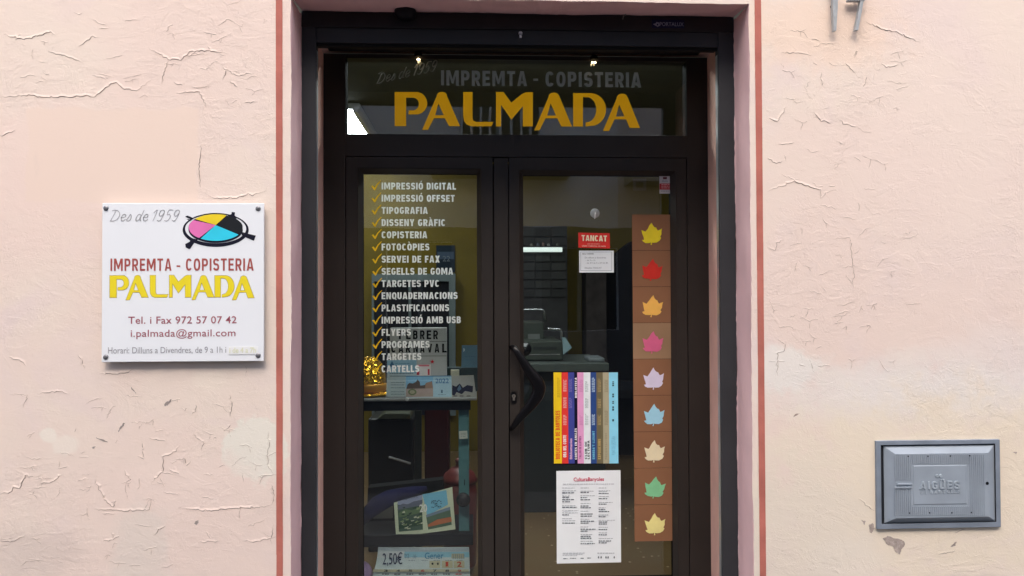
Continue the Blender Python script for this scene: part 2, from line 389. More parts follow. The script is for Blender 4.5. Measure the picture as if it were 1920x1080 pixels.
    fl = mrange(noise(5.5, 8, 0.68, (1, 1, 1.3), 1.2), 0.47, 0.53)
    h = math_('ADD', h, math_('MULTIPLY', fl, 0.30))
    fl2 = mrange(noise(11, 8, 0.7, (1, 1, 1.6), 1.6), 0.55, 0.58)
    h = math_('ADD', h, math_('MULTIPLY', fl2, 0.22))
    h = math_('ADD', h, math_('MULTIPLY', noise(110, 5, 0.7), 0.75))
    calm = mrange(noise(1.7, 2), 0.40, 0.60, 0.35, 1.0)
    calm = math_('MULTIPLY', calm, math_('SUBTRACT', 1.0, math_('MULTIPLY', sq, 0.75)))
    bp = N.new("ShaderNodeBump"); bp.inputs["Distance"].default_value = 0.0013
    L.new(calm, bp.inputs["Strength"]); L.new(h, bp.inputs["Height"]); L.new(bp.outputs[0], b.inputs["Normal"])
    return m
PLASTER = wall_material()
GAP = mat("plaster_gap", (0.33, 0.255, 0.215), 0.95, 0.1, var=0.3, scale=40)
MORTAR = mat("bare_mortar", (0.40, 0.335, 0.30), 0.95, 0.1, var=0.25, scale=60, bump=0.5, bscale=200)
MAUVE = mat("mauve_paint", (0.87, 0.56, 0.54), 0.8, 0.25, var=0.07, scale=5, bump=0.10, bscale=45)
ORANGEPINK = mat("old_pink_paint", (0.86, 0.52, 0.42), 0.8, 0.25, var=0.08, scale=6, bump=0.1, bscale=45)
REDP = mat("red_stripe_paint", (0.455, 0.148, 0.115), 0.8, 0.25, var=0.16, scale=9, bump=0.3, bscale=60)

DG, DF, DL, DP = 0.18, 0.655, 0.657, 0.690     # depth of shutter guides, door frame, leaves, glass
XL = at(545.5, 500, 0)[0]; XR = at(1408, 500, 0)[0]; ZT = at(975, 1.0, 0)[1]
XRi = at(1380, 500, DG)[0]; XLi = at(564.5, 500, DG)[0]
bl = thing("shop_building", "pink plastered shop front with peeling paint around a recessed doorway", "building", (0.2, 0, 0))
mb = MB()
WX0, WX1, WZ1 = -8.0, 8.5, 7.0
zs = [ZT*i/130 for i in range(131)]
ej = [0.0]*131
def jit(n, amp):
    a = [rnd.uniform(-1, 1) for _ in range(n)]; b_ = [rnd.uniform(-1, 1) for _ in range(n//6+2)]
    return [amp*(0.4*a[i] + 0.8*(b_[i//6]*(1-(i % 6)/6) + b_[i//6+1]*(i % 6)/6)) for i in range(n)]
jl, jr, jl2, jr2 = jit(131, .0028), jit(131, .0028), jit(131, .003), jit(131, .0045)
for i in range(130):
    a, b_ = zs[i], zs[i+1]
    mb.face([(WX0,0,a),(XL+jl[i],0,a),(XL+jl[i+1],0,b_),(WX0,0,b_)], PLASTER)
    mb.face([(XR+jr[i],0,a),(WX1,0,a),(WX1,0,b_),(XR+jr[i+1],0,b_)], PLASTER)
jt = jit(61, .0025); jt2 = jit(61, .004)
jt[0] = jt[-1] = 0
xs = [XL+jl[-1] + (XR+jr[-1]-XL-jl[-1])*i/60 for i in range(61)]
mb.face([(WX0,0,ZT),(XL+jl[-1],0,ZT),(XL+jl[-1],0,WZ1),(WX0,0,WZ1)], PLASTER)
mb.face([(XR+jr[-1],0,ZT),(WX1,0,ZT),(WX1,0,WZ1),(XR+jr[-1],0,WZ1)], PLASTER)
for i in range(60):
    mb.face([(xs[i],0,ZT+jt[i]),(xs[i+1],0,ZT+jt[i+1]),(xs[i+1],0,WZ1),(xs[i],0,WZ1)], PLASTER)
# lifted paint edges: each crack is a curled lip with a dark gap under it
def crack(poly, lift=1.0, wd=1.0):
    q = pts(poly, 0.0); line = []
    for (xa, za), (xb, zb) in zip(q[:-1], q[1:]):
        n = max(2, int(math.hypot(xb-xa, zb-za)/0.008))
        for k in range(n):
            t = k/n; am = 0.0036 if k else 0.001
            line.append((xa+(xb-xa)*t + rnd.uniform(-am, am), za+(zb-za)*t + rnd.uniform(-am, am)))
    line.append(q[-1])
    n = len(line); top, lip, bot, low = [], [], [], []
    for i, (x, z) in enumerate(line):
        t = i/(n-1); e = min(1.0, 5*t, 5*(1-t)) * rnd.uniform(0.55, 1.15)
        xa, za = line[max(i-1, 0)]; xb, zb = line[min(i+1, n-1)]
        dx, dz = xb-xa, zb-za; l = math.hypot(dx, dz) or 1
        nx, nz = -dz/l, dx/l
        if nz < 0 or (abs(nz) < 0.3 and nx > 0): nx, nz = -nx, -nz
        h = 0.0016*lift*e; wt = 0.0055*(0.5+e)*wd; g = 0.0021*e*wd
        top.append((x+nx*wt, -0.00005, z+nz*wt)); lip.append((x, -h, z)); bot.append((x-nx*0.0003, -0.0001, z-nz*0.0003)); low.append((x-nx*(g+.0002), -0.0006, z-nz*(g+.0002)))
    for i in range(n-1):
        mb.face([top[i], top[i+1], lip[i+1], lip[i]], PLASTER)
        mb.face([lip[i], lip[i+1], bot[i+1], bot[i]], GAP)
        mb.face([bot[i], bot[i+1], low[i+1], low[i]], GAP)
CR = [
 ([(7,64),(46,74),(95,59),(107,69)],1.1), ([(278,89),(315,111),(339,113),(356,96),(393,94),(426,100)],1.1), ([(315,111),(302,157)],.8),
 ([(0,182),(44,178),(74,181),(137,182),(163,178),(178,181),(207,157),(219,154),(230,165),(256,170),(283,151)],1.1),
 ([(417,122),(424,131),(417,150)],1.2), ([(424,131),(444,141),(476,137)],.7), ([(431,152),(446,163)],.9), ([(326,154),(343,160)],.9), ([(330,174),(374,172),(389,202)],.8),
 ([(378,270),(372,317),(376,352)],.9), ([(384,362),(398,370),(444,371),(465,363),(474,367),(500,356)],1.0), ([(0,255),(28,244)],.8), ([(91,96),(130,107),(156,118)],.7),
 ([(148,87),(174,67),(185,70)],.7), ([(459,193),(480,191)],.6), ([(389,87),(398,94)],.9), ([(410,48),(425,36),(437,42)],.5),
 ([(17,670),(37,674),(50,687)],.8), ([(146,662),(154,676),(159,691)],.9), ([(187,701),(216,701),(235,699),(253,691)],.9), ([(74,738),(107,733),(132,738)],.7), ([(52,740),(43,765)],.6),
 ([(0,927),(23,921),(25,913),(37,915),(47,891),(64,895)],1.4), ([(74,907),(93,905),(119,889)],1.0), ([(181,893),(179,905),(189,920),(196,936),(212,950),(218,934)],1.2),
 ([(177,955),(224,957),(280,955),(286,928)],.8), ([(334,953),(389,957),(439,952),(494,950),(509,946)],1.1), ([(338,835),(323,850),(305,856),(305,885),(290,897),(284,909)],1.2),
 ([(317,880),(336,889)],1.0), ([(330,862),(346,858),(350,872),(358,864)],.9), ([(430,740),(435,761),(431,782)],1.2), ([(367,757),(367,771),(360,777)],.9), ([(362,814),(383,831),(377,845)],.9),
 ([(503,808),(505,837),(500,854),(503,874),(513,889)],.9), ([(509,908),(514,928),(509,946)],.8), ([(373,1016),(412,1015)],.9), ([(455,1014),(478,1015),(509,1008),(513,983)],.9),
 ([(194,1014),(212,1012),(225,1004)],1.0), ([(210,998),(212,1012)],.8), ([(288,1004),(297,992),(311,985)],.8), ([(0,1014),(19,1016),(47,1006)],.7), ([(233,882),(245,899),(233,905)],.9),
 ([(280,821),(311,827)],.6), ([(258,856),(270,860),(266,827)],.7), ([(150,965),(165,963)],.6), ([(420,808),(433,795)],.6),
 ([(1624,41),(1659,56),(1681,59),(1726,81)],1.0), ([(1539,135),(1541,161)],1.1), ([(1467,98),(1496,99),(1522,104)],.5), ([(1524,117),(1534,122)],.5), ([(1652,119),(1661,126),(1685,120)],.9),
 ([(1585,119),(1604,137)],.8), ([(1474,200),(1457,227),(1439,222)],1.0), ([(1526,209),(1539,227),(1548,227),(1559,233)],.9), ([(1574,226),(1585,233),(1607,237)],.7),
 ([(1460,270),(1489,267)],.6), ([(1568,266),(1583,270)],.7), ([(1439,359),(1489,339),(1511,348),(1539,356),(1539,372),(1548,361),(1567,356)],1.1), ([(1439,296),(1456,306),(1467,302)],.6), ([(1626,143),(1618,163)],.6),
 ([(1441,467),(1454,469),(1456,454),(1469,450)],.7), ([(1570,446),(1594,446),(1600,511),(1600,539)],.6), ([(1459,637),(1472,646),(1469,659),(1457,663),(1457,704)],.8), ([(1498,683),(1511,687)],.7),
 ([(1610,935),(1640,958)],.7), ([(1760,1040),(1790,1032)],.5), ([(1790,1000),(1810,992)],.6),
]
for poly, k in CR: crack(poly, k, 0.75+0.25*k)
for _ in range(190):                                   # short hairline lips, mostly on the older paint
    if rnd.random() < 0.62: x, y = rnd.uniform(0, 505), rnd.choice([rnd.uniform(10, 200), rnd.uniform(700, 1070), rnd.gauss(900, 60)])
    else: x, y = rnd.uniform(1440, 1700), rnd.uniform(40, 700)
    if 180 < x < 500 and 370 < y < 690: continue
    a = rnd.uniform(-0.5, 0.5); l = rnd.uniform(6, 22)
    if rnd.random() < .25: a += rnd.choice([-1.2, 1.2])
    p1 = (x+l*math.cos(a), y+l*math.sin(a)+rnd.uniform(-3, 3)); k = rnd.uniform(.2, .6)
    crack([(x, y), p1, (x+1.7*l*math.cos(a)+rnd.uniform(-3,3), y+l*math.sin(a)*1.2+rnd.uniform(-4,4))], k, 0.45)
    if rnd.random() < .4: crack([p1, (p1[0]+rnd.uniform(-9, 9), p1[1]+rnd.uniform(4, 16))], k*.9, 0.45)
# places where the skin has come off down to mortar
def chip(poly, m=MORTAR):
    q = pts(poly, 0.0); o = []
    for (xa, za), (xb, zb) in zip(q, q[1:]+q[:1]):
        for k in range(4):
            t = k/4; o.append((xa+(xb-xa)*t+rnd.uniform(-.002, .002), za+(zb-za)*t+rnd.uniform(-.002, .002)))
    mb.flat(o, -0.0008, m)
chip([(1655,1010),(1664,1005),(1676,1009),(1690,1012),(1697,1018),(1692,1028),(1687,1039),(1680,1036),(1674,1025),(1663,1021)])
chip([(1629,983),(1637,981),(1640,990),(1634,1001),(1630,995)]); chip([(1615,975),(1623,977),(1621,984)])
chip([(1781,1026),(1789,1017),(1794,1015),(1791,1023)]); chip([(1899,848),(1907,847),(1905,852)]); chip([(1500,774),(1487,783),(1489,778)], GAP)
for a, b_, c_ in (((247,727),(256,738),1.2), ((308,760),(322,749),3.2), ((234,793),(221,811),1.6), ((180,820),(203,829),1.5), ((173,839),(179,838),1.5), ((366,982),(372,975),3.5)):
    dx, dy = b_[0]-a[0], b_[1]-a[1]; l = math.hypot(dx, dy); nx, ny = -dy/l*c_, dx/l*c_
    chip([(a[0]-nx*.4, a[1]-ny*.4), (a[0]+nx, a[1]+ny), ((a[0]+b_[0])/2+nx*1.1, (a[1]+b_[1])/2+ny*1.1), b_, ((a[0]+b_[0])/2-nx*.7, (a[1]+b_[1])/2-ny*.7)], mat("grey_scuff", (0.30, 0.26, 0.24), 0.9, var=0.3, scale=90))
mb.build("wall", bl, weld=False)
# recessed reveal
mb = MB()
for i in range(130):
    a, b_ = zs[i], zs[i+1]
    for X, j1, Xi, j2 in ((XL, jl, XLi, jl2), (XR, jr, XRi, jr2)):
        Xa, Xb = X+(Xi-X)*.06, X+(Xi-X)*.90
        mb.face([(X+j1[i],0,a),(Xa,.012,a),(Xa,.012,b_),(X+j1[i+1],0,b_)], MAUVE); mb.face([(Xa,.012,a),(Xb,DG-.012,a),(Xb,DG-.012,b_),(Xa,.012,b_)], MAUVE)
        mb.face([(Xb,DG-.012,a),(Xi+j2[i],DG+.004,a),(Xi+j2[i+1],DG+.004,b_),(Xb,DG-.012,b_)], MAUVE); mb.face([(Xi+j2[i],DG+.004,a),(Xi+j2[i],DG+.03,a),(Xi+j2[i+1],DG+.03,b_),(Xi+j2[i+1],DG+.004,b_)], MAUVE)
ZTi = at(975, 24.5, DG)[1]
for i in range(60):
    mb.face([(xs[i],0,ZT+jt[i]),(xs[i+1],0,ZT+jt[i+1]),(xs[i+1],DG+.03,ZTi+jt2[i+1]),(xs[i],DG+.03,ZTi+jt2[i])], MAUVE)
XFL, XFR = at(606, 500, DF)[0], at(1330.5, 500, DF)[0]
for i in range(130):
    a, b_ = zs[i], zs[i+1]
    if a > ZTi: break
    mb.face([(XLi-.004,DG+.03,a),(XFL,DF+.06,a),(XFL,DF+.06,min(b_,ZTi)),(XLi-.004,DG+.03,min(b_,ZTi))], ORANGEPINK)
    mb.face([(XRi+.004,DG+.03,a),(XFR,DF+.06,a),(XFR,DF+.06,min(b_,ZTi)),(XRi+.004,DG+.03,min(b_,ZTi))], ORANGEPINK)
mb.face([(XLi-.05,DG+.031,ZTi),(XRi+.05,DG+.031,ZTi),(XFR+.05,DF+.06,ZTi),(XFL-.05,DF+.06,ZTi)], ORANGEPINK)
# broken plaster over the shutter box
HOLE = mat("broken_plaster", (0.34, 0.30, 0.24), 0.95, 0.1, var=0.3, scale=40, bump=0.6)
mb.build("doorway_reveal", bl, weld=False)
mb = MB()
x0, z0 = at(1195, 27, DG-.01); x1, z1 = at(1242, 27, DG-.01)
mb.raw([(x0, DG-.02, ZTi+.004), (x0+.03, DG-.05, ZTi+.010), (x0+.07, DG-.06, ZTi+.013), (x1-.01, DG-.045, ZTi+.012), (x1, DG-.005, ZTi+.004), (x0+.01, DG+.01, ZTi-.002), (x1, DG+.01, ZTi-.002)], [(0,1,2,3,4,6,5)], HOLE)
mb.build("plaster_hole", bl)
# painted stripes either side of the doorway
for tx0, tx1, bx0, bx1 in ((517.2,529.8,518.3,530.4), (1414.5,1426.8,1424.5,1436.3)):
    mb = MB(); n = 60; L_, R_ = [], []
    for i in range(n+1):
        y = -1200 + 3200*i/n; t = y/1080.0
        L_.append(at(tx0+(bx0-tx0)*t, y, 0)); R_.append(at(tx1+(bx1-tx1)*t, y, 0))
    for i in range(n):
        if R_[i+1][1] < 0.0: break
        mb.face([(L_[i][0]+rnd.uniform(-.0006,.0006), -.0012, L_[i][1]), (R_[i][0]+rnd.uniform(-.0006,.0006), -.0012, R_[i][1]), (R_[i+1][0], -.0012, R_[i+1][1]), (L_[i+1][0], -.0012, L_[i+1][1])], REDP)
    mb.build("painted_stripe", bl)
# ------------------------------------------------------------------ roller shutter
BLK = mat("shutter_box_black", (0.010, 0.008, 0.009), 0.55, 0.4, var=0.2)
ANTH = mat("shutter_anthracite", (0.040, 0.042, 0.046), 0.42, 0.5, var=0.12, scale=4)
ALU = mat("bare_aluminium", (0.62, 0.62, 0.63), 0.35, metal=0.8, var=0.05)
rs = thing("roller_shutter", "dark rolled-up shutter box with guide rails framing the shop doorway", "roller shutter", (0.2, DG, 2.4))
mb = MB()
zb = at(975, 56, DG)[1]
mb.box(XLi+.001, DG-.004, zb, XRi-.001, DG+.26, ZTi-.004, BLK)
mb.box(XLi+.02, DG+.262, at(975, 99, DF-.01)[1], XRi-.01, DF-.002, ZTi-.004, BLK)
mb.build("shutter_box", rs, bevel=.003)
mb = MB()
za, zc = at(975, 55.5, DG+.01)[1], at(975, 84.5, DG+.01)[1]
xa, xb = at(593, 60, DG+.01)[0], at(1347, 60, DG+.01)[0]
mb.box(xa, DG+.006, zc, xb, DG+.03, za, ANTH); mb.box(xa, DG+.014, zc-.012, xb, DG+.028, zc-.0002, mat("rubber_black", (.008,.008,.008), .7))
mb.build("bottom_bar", rs, bevel=.002)
mb = MB()
xk, zk = at(976, 64, DG)
mb.lathe((xk, DG-.001, zk+.004), [(.0075,0),(.0075,.008)], ALU, 16); mb.box(xk-.0045, DG-.001, zk-.014, xk+.0045, DG+.007, zk+.002, ALU)
mb.build("lock_cylinder", rs)
for xo, xi, s_ in ((565.5, 592, 1), (1380, 1350.5, -1)):
    mb = MB()
    a, b_ = at(xo, 500, DG)[0], at(xi, 500, DG)[0]
    zt = at(975, 52, DG)[1]
    mb.box(min(a, b_), DG, 0.01, max(a, b_), DG+.045, zt, ANTH)
    g = mb.build("guide_rail", rs, bevel=.0015)
    mb = MB()
    c_ = at(xi+s_*2.4, 500, DG+.02)[0]
    mb.box(min(b_+s_*.0005, c_), DG+.016, 0.01, max(b_+s_*.0005, c_), DG+.042, at(975, 96, DG)[1], ALU)
    mb.build("brush_strip", g)
mb = MB()
q = rect(1222, 37, 1283, 53, DG-.004)
mb.box(q[0], DG-.0052, q[1], q[2], DG-.0042, q[3], mat("plate_navy", (.012,.014,.05), .4))
text(mb, "PORTALUX", 1237, 1282, 48.5, 41.5, DG-.006, mat("plate_silver", (.22,.23,.30), .4), .01)
outline(mb, [pts([(1224,45),(1229,44),(1231,41),(1236,42.5),(1237,48),(1233,50.5),(1229,48)], DG-.006), pts([(1231.5,44.5),(1234.5,44.5),(1234,48),(1231.5,47.5)], DG-.006)], DG-.006, mat("plate_silver", (.22,.23,.30), .4))
mb.build("maker_plate", rs)
mb = MB(); xs_, zs_ = at(760, 29, DG-.03)
mb.lathe((xs_, DG-.03, zs_-.016), [(.020,0),(.034,.006),(.042,.018),(.043,.034),(.040,.040)], mat("sensor_black", (.012,.012,.014), .35), 28, 'Z')
tag(mb.build("motion_sensor", smooth=True, loc=(xs_, DG-.03, zs_)), "round black sensor dome above the shutter box under the lintel", "sensor")
mb = MB(); a = at(1168, 34, DG-.012); b_ = at(1176, 24, DG-.012); c_ = at(1196, 23, DG-.012)
mb.tube([(a[0], DG-.008, a[1]-.004), (a[0]+.002, DG-.012, a[1]+.008), (b_[0], DG-.015, b_[1]), (b_[0]+.02, DG-.012, b_[1]+.001), (c_[0], DG-.008, c_[1]), (c_[0]+.012, DG, c_[1]-.01)], .0022, mat("wire_grey", (.20,.19,.17), .5), 6)
tag(mb.build("loose_wire", loc=(b_[0], DG, b_[1])), "thin loose wire poking out above the shutter box beside the broken plaster", "wire")
# ------------------------------------------------------------------ door frame with transom
BRZ = mat("bronze_anodised", (0.030, 0.0255, 0.0225), 0.42, 0.3, var=0.10, scale=5)
GASK = mat("gasket_black", (0.006, 0.006, 0.006), 0.9, 0.05)
dfm = thing("door_frame", "dark bronze aluminium door frame with lettered transom window above both doors", "door frame", (0.15, DF, 0))
DT = DF+.010
TG = rect(650, 116.5, 1286.5, 255.5, DP)               # transom glass
LO = rect(649, 294.5, 925.5, 1500, DL); LO = (LO[0], 0.012, LO[2], LO[3])
RO = rect(925.8, 296, 1291.2, 1500, DL); RO = (RO[0], 0.012, RO[2], LO[3])
mb = MB()
zh = ZTi-.02
g3 = .003
mb.box(XFL+.001, DF, 0.0, LO[0]-g3, DP+.03, zh, BRZ); mb.box(RO[2]+g3, DF, 0.0, XFR-.001, DP+.03, zh, BRZ)
mb.box(LO[0]-g3+.0002, DF+.0005, LO[3]+g3, RO[2]+g3-.0002, DP+.03, TG[1]-.0005, BRZ)
mb.box(LO[0]-g3+.0002, DF+.0005, TG[3]+.0005, RO[2]+g3-.0002, DP+.03, zh, BRZ)
mb.box(LO[0]-g3+.0004, DP+.01, 0, LO[0]+.01, DP+.028, LO[3], GASK); mb.box(RO[2]-.01, DP+.01, 0, RO[2]+g3-.0004, DP+.028, LO[3], GASK)
mb.box(LO[0], DP+.012, LO[3]-.01, RO[2], DP+.0285, LO[3]+g3+.0005, GASK)
for xa_, xb_ in ((LO[0]-g3+.0003, LO[0]-g3+.0013), (RO[2]+g3-.0013, RO[2]+g3-.0003)): mb.box(xa_, DF+.002, TG[1], xb_, DT-.0005, TG[3], GASK); mb.box(xa_, DT+.0065, TG[1], xb_, DP+.029, TG[3], GASK)
mb.build("frame", dfm, bevel=.0012)
mb = MB(); mb.box(LO[0]-g3-.002, DT, TG[1]-.004, RO[2]+g3+.002, DT+.006, TG[3]+.004, GLASS)
tp = mb.build("transom_pane", dfm)
mb = MB()
VY = mat("vinyl_yellow", (0.66, 0.31, 0.005), 0.45, var=0.03); VT = mat("vinyl_tick_yellow", (0.84, 0.50, 0.010), 0.45, var=0.03); VG = mat("vinyl_silver", (0.36, 0.39, 0.39), 0.45, var=0.03); VW = mat("vinyl_white", (0.78, 0.80, 0.78), 0.45, var=0.03)
VD = mat("vinyl_faded_grey", (0.40, 0.40, 0.36), 0.45, var=0.1)
for m_, k_ in ((VY, .36), (VW, .60), (VT, .55), (VG, .04), (VD, .05)):                                     # thin film: daylight and shop light also pass through it
    N_, L_ = m_.node_tree.nodes, m_.node_tree.links
    t_ = N_.new("ShaderNodeBsdfTranslucent"); x_ = N_.new("ShaderNodeMixShader"); x_.inputs[0].default_value = k_
    b_ = N_["Principled BSDF"]; L_.new(b_.inputs["Base Color"].links[0].from_socket, t_.inputs[0])
    L_.new(b_.outputs[0], x_.inputs[1]); L_.new(t_.outputs[0], x_.inputs[2]); L_.new(x_.outputs[0], N_["Material Output"].inputs[0])

shopname(mb, DT-.001, VY, lambda x, y: (x, y))
caps(mb, "IMPREMTA", 827, 988, 159.8, 131.8, DT-.001, VG, .19, .15)
caps(mb, "-", 1000, 1009, 161, 133, DT-.001, VG, .13); caps(mb, "COPISTERIA", 1023, 1202, 162, 134.2, DT-.001, VG, .19, .15)
SCRIPT = {  # thin handwritten strokes in units of cap height
 'D': [[(.05,0),(.35,.95)],[(.0,.95),(.3,1),(.62,.85),(.75,.5),(.6,.15),(.3,0),(.0,.02)]],
 'e': [[(.02,.3),(.35,.36),(.42,.5),(.3,.62),(.14,.55),(.05,.3),(.12,.06),(.3,.02),(.46,.16)]],
 's': [[(.05,.1),(.2,.35),(.32,.62),(.42,.4),(.4,.12),(.22,.0),(.08,.08)]],
 'd': [[(.42,.55),(.25,.62),(.08,.42),(.05,.12),(.18,.0),(.34,.15),(.46,.5)],[(.62,1.0),(.44,.3),(.46,.05),(.56,.04)]],
 '1': [[(.05,.75),(.32,1.0),(.14,0)]],
 '9': [[(.5,.7),(.36,.48),(.2,.48),(.12,.68),(.22,.94),(.42,1),(.54,.85),(.5,.5),(.36,.1),(.2,0),(.05,.08)]],
 '5': [[(.62,1),(.26,1),(.18,.58),(.38,.62),(.5,.42),(.42,.14),(.24,0),(.05,.06)]], ' ': []}
def script(mb, body, x0, y0, h, d, m, tilt=0.0, wpx=1.2, stretch=1.0, adv=None):
    q = math.radians(tilt); u = 0.0
    wd = {'D': .9, 'e': .5, 's': .52, 'd': .66, '1': .45, '9': .66, '5': .68, ' ': .32}
    for ch in body:
        for st in SCRIPT[ch]:
            P_ = []
            for k in range(len(st)-1):
                for t in (0, .25, .5, .75):
                    a = st[max(k-1, 0)]; b_ = st[k]; c_ = st[k+1]; e = st[min(k+2, len(st)-1)]
                    P_.append(tuple(.5*((2*b_[i])+(-a[i]+c_[i])*t+(2*a[i]-5*b_[i]+4*c_[i]-e[i])*t*t+(-a[i]+3*b_[i]-3*c_[i]+e[i])*t**3) for i in (0, 1)))
            P_.append(st[-1])
            W = []
            for (a, b_) in P_:
                X_, Y_ = (u+a+.22*b_)*h*stretch, b_*h
                W.append((x0 + X_*math.cos(q) - Y_*math.sin(q)*0, y0 - Y_ - X_*math.sin(q)))
            for (xa, ya), (xb, yb) in zip(W[:-1], W[1:]):
                l = math.hypot(xb-xa, yb-ya) or 1; nx, ny = -(yb-ya)/l*wpx/2, (xb-xa)/l*wpx/2; ex, ey = (xb-xa)/l*.3, (yb-ya)/l*.3
                mb.flat(pts([(xa+nx-ex,ya+ny-ey),(xb+nx+ex,yb+ny+ey),(xb-nx+ex,yb-ny+ey),(xa-nx-ex,ya-ny-ey)], d), d, m)
        u += wd[ch]
script(mb, "Des de 1959", 706, 157, 19, DT-.001, VD, 12.5, 1.9, .98)
mb.build("lettering", tp, weld=False)
# ------------------------------------------------------------------ the two door leaves
def leaf(name, label, O, Gpx, x_extra=None):
    t = thing(name, label, "door", ((O[0]+O[2])/2, DL, 0), "double shop doors")
    G = rect(Gpx[0], Gpx[1], Gpx[2], 1500, DP); G = (G[0], 0.16, G[2], G[3])
    Bd = .022
    I = (G[0]-Bd, G[1]-Bd, G[2]+Bd, G[3]+Bd)
    m_ = MB()
    m_.ring(O, I, DL, DL, BRZ); m_.ring(I, (I[0]+.004, I[1]+.004, I[2]-.004, I[3]-.004), DL, DL-.003, BRZ)
    m_.ring((I[0]+.004, I[1]+.004, I[2]-.004, I[3]-.004), (G[0]+.001, G[1]+.001, G[2]-.001, G[3]-.001), DL-.003, DP-.006, BRZ)
    m_.ring((G[0]+.001, G[1]+.001, G[2]-.001, G[3]-.001), (G[0]+.001, G[1]+.001, G[2]-.001, G[3]-.001), DP-.006, DP+.02, GASK)
    m_.ring(O, O, DL, DP+.026, BRZ); m_.ring(O, G, DP+.026, DP+.026, BRZ)
    fr = m_.build("leaf_frame", t, bevel=.0008)
    m_ = MB(); m_.box(G[0]-.006, DP, G[1]-.006, G[2]+.006, DP+.006, G[3]+.006, GLASS)
    return t, fr, m_.build("pane", t), G
dl, dlf, dlp, GL = leaf("shop_door", "glazed shop door with the ticked list of services and window display", (LO[0], LO[1], at(925, 500, DL)[0]-.0015, LO[3]), (681, 326, 896.2))
dr, drf, drp, GR = leaf("shop_door", "glazed shop door with black pull handle and paper notices", (at(954.3, 500, DL)[0]+.0015, RO[1], RO[2], RO[3]), (982.5, 329.5, 1260.3))
mb = MB(); a, b_ = at(926, 500, DL)[0]+.0015, at(953.6, 500, DL)[0]-.0015
mb.box(a, DL-.002, .012, b_, DP+.026, LO[3]-.004, BRZ); mb.build("meeting_stile", dr, bevel=.001)
mb = MB(); mb.box(a-.012, DP+.0275, .02, b_+.012, DP+.033, LO[3]-.02, GASK); mb.build("brush_seal", dr)
mb = MB()
SERV = [("IMPRESSIÓ DIGITAL",855),("IMPRESSIÓ OFFSET",852.5),("TIPOGRAFIA",802),("DISSENY GRÀFIC",835),("COPISTERIA",801),("FOTOCÒPIES",805),("SERVEI DE FAX",824.5),("SEGELLS DE GOMA",849.5),
 ("TARGETES PVC",823.5),("ENQUADERNACIONS",858),("PLASTIFICACIONS",842),("IMPRESSIÓ AMB USB",864),("FLYERS",770.5),("PROGRAMES",805.5),("TARGETES",790),("CARTELLS",786)]
for i, (s_, xe) in enumerate(SERV):
    yb = 355.2 + 22.87*i
    caps(mb, s_, 715.5, xe, yb, yb-12.9, DP-.001, VW, .205, .115)
    tx, ty = 696 + min(i, 8)*.25, yb-17
    mb.flat(pts([(tx,ty+11),(tx+3.2,ty+9.6),(tx+6,ty+14),(tx+11,ty+6),(tx+18,ty-.4),(tx+18.4,ty+.8),(tx+12,ty+8.5),(tx+7.3,ty+18.3),(tx+5.3,ty+18.3)], DP-.001), DP-.001, VT)
mb.build("lettering", dlp, weld=False)
# pull handle, lock, inner knob
HB = mat("handle_black", (0.004, 0.004, 0.005), 0.3, 0.25, var=0.1)
hp = [(957.5,652.5,.0),(961,650.5,-.030),(967,657,-.046),(979,675,-.052),(993,697,-.055),(1006,714,-.056),(1010.5,727,-.056),(1007,742,-.056),(995,760,-.055),(978,780,-.052),(966,795,-.046),(960,803.5,-.030),(957.5,802.5,.0)]
hr = [.010,.011,.0145,.0185,.024,.0285,.0300,.0285,.024,.0185,.0145,.011,.010]
P_ = []
for x, y, dy in hp:
    X_, Z_ = at(x, y, DL+dy); P_.append(Vector((X_, DL+dy+.002, Z_)))
Pf, Rf = [], []
for k in range(len(P_)-1):
    for t in (0, .2, .4, .6, .8):
        a, b_, c_, e = P_[max(k-1,0)], P_[k], P_[k+1], P_[min(k+2,len(P_)-1)]
        Pf.append(.5*(2*b_+(-a+c_)*t+(2*a-5*b_+4*c_-e)*t*t+(-a+3*b_-3*c_+e)*t**3)); Rf.append(hr[k]*(1-t)+hr[k+1]*t)
Pf.append(P_[-1]); Rf.append(hr[-1])
mb = MB(); mb.tube(Pf, Rf, HB, 16, 0.5); mb.build("handle", dr, smooth=True)
mb = MB(); xk, zk = at(963.3, 744, DL)
mb.lathe((xk, DL-.006, zk+.013), [(.0125,0),(.0135,.002),(.0135,.008)], HB, 20); mb.lathe((xk, DL-.006, zk-.017), [(.0125,0),(.0135,.002),(.0135,.008)], HB, 20); mb.box(xk-.0130, DL-.0058, zk-.017, xk+.0130, DL+.001, zk+.013, HB)
es = mb.build("lock_escutcheon", dr)
mb = MB(); BRS = mat("brushed_nickel", (0.55, 0.50, 0.42), 0.3, metal=0.9)
mb.lathe((xk, DL-.0085, zk+.004), [(.0085,0),(.0085,.006)], BRS, 18); mb.box(xk-.0048, DL-.0083, zk-.016, xk+.0048, DL-.003, zk+.004, BRS)
mb.box(xk-.0012, DL-.0088, zk-.001, xk+.0012, DL-.0084, zk+.009, GASK); mb.build("lock_cylinder", es)
mb = MB(); xk, zk = at(984, 655, DP+.06)
mb.lathe((xk, DP+.03, zk), [(.014,0),(.014,.02),(.03,.03),(.034,.045),(.03,.06),(.012,.066)], HB, 20); mb.build("inner_knob", dr, smooth=True)
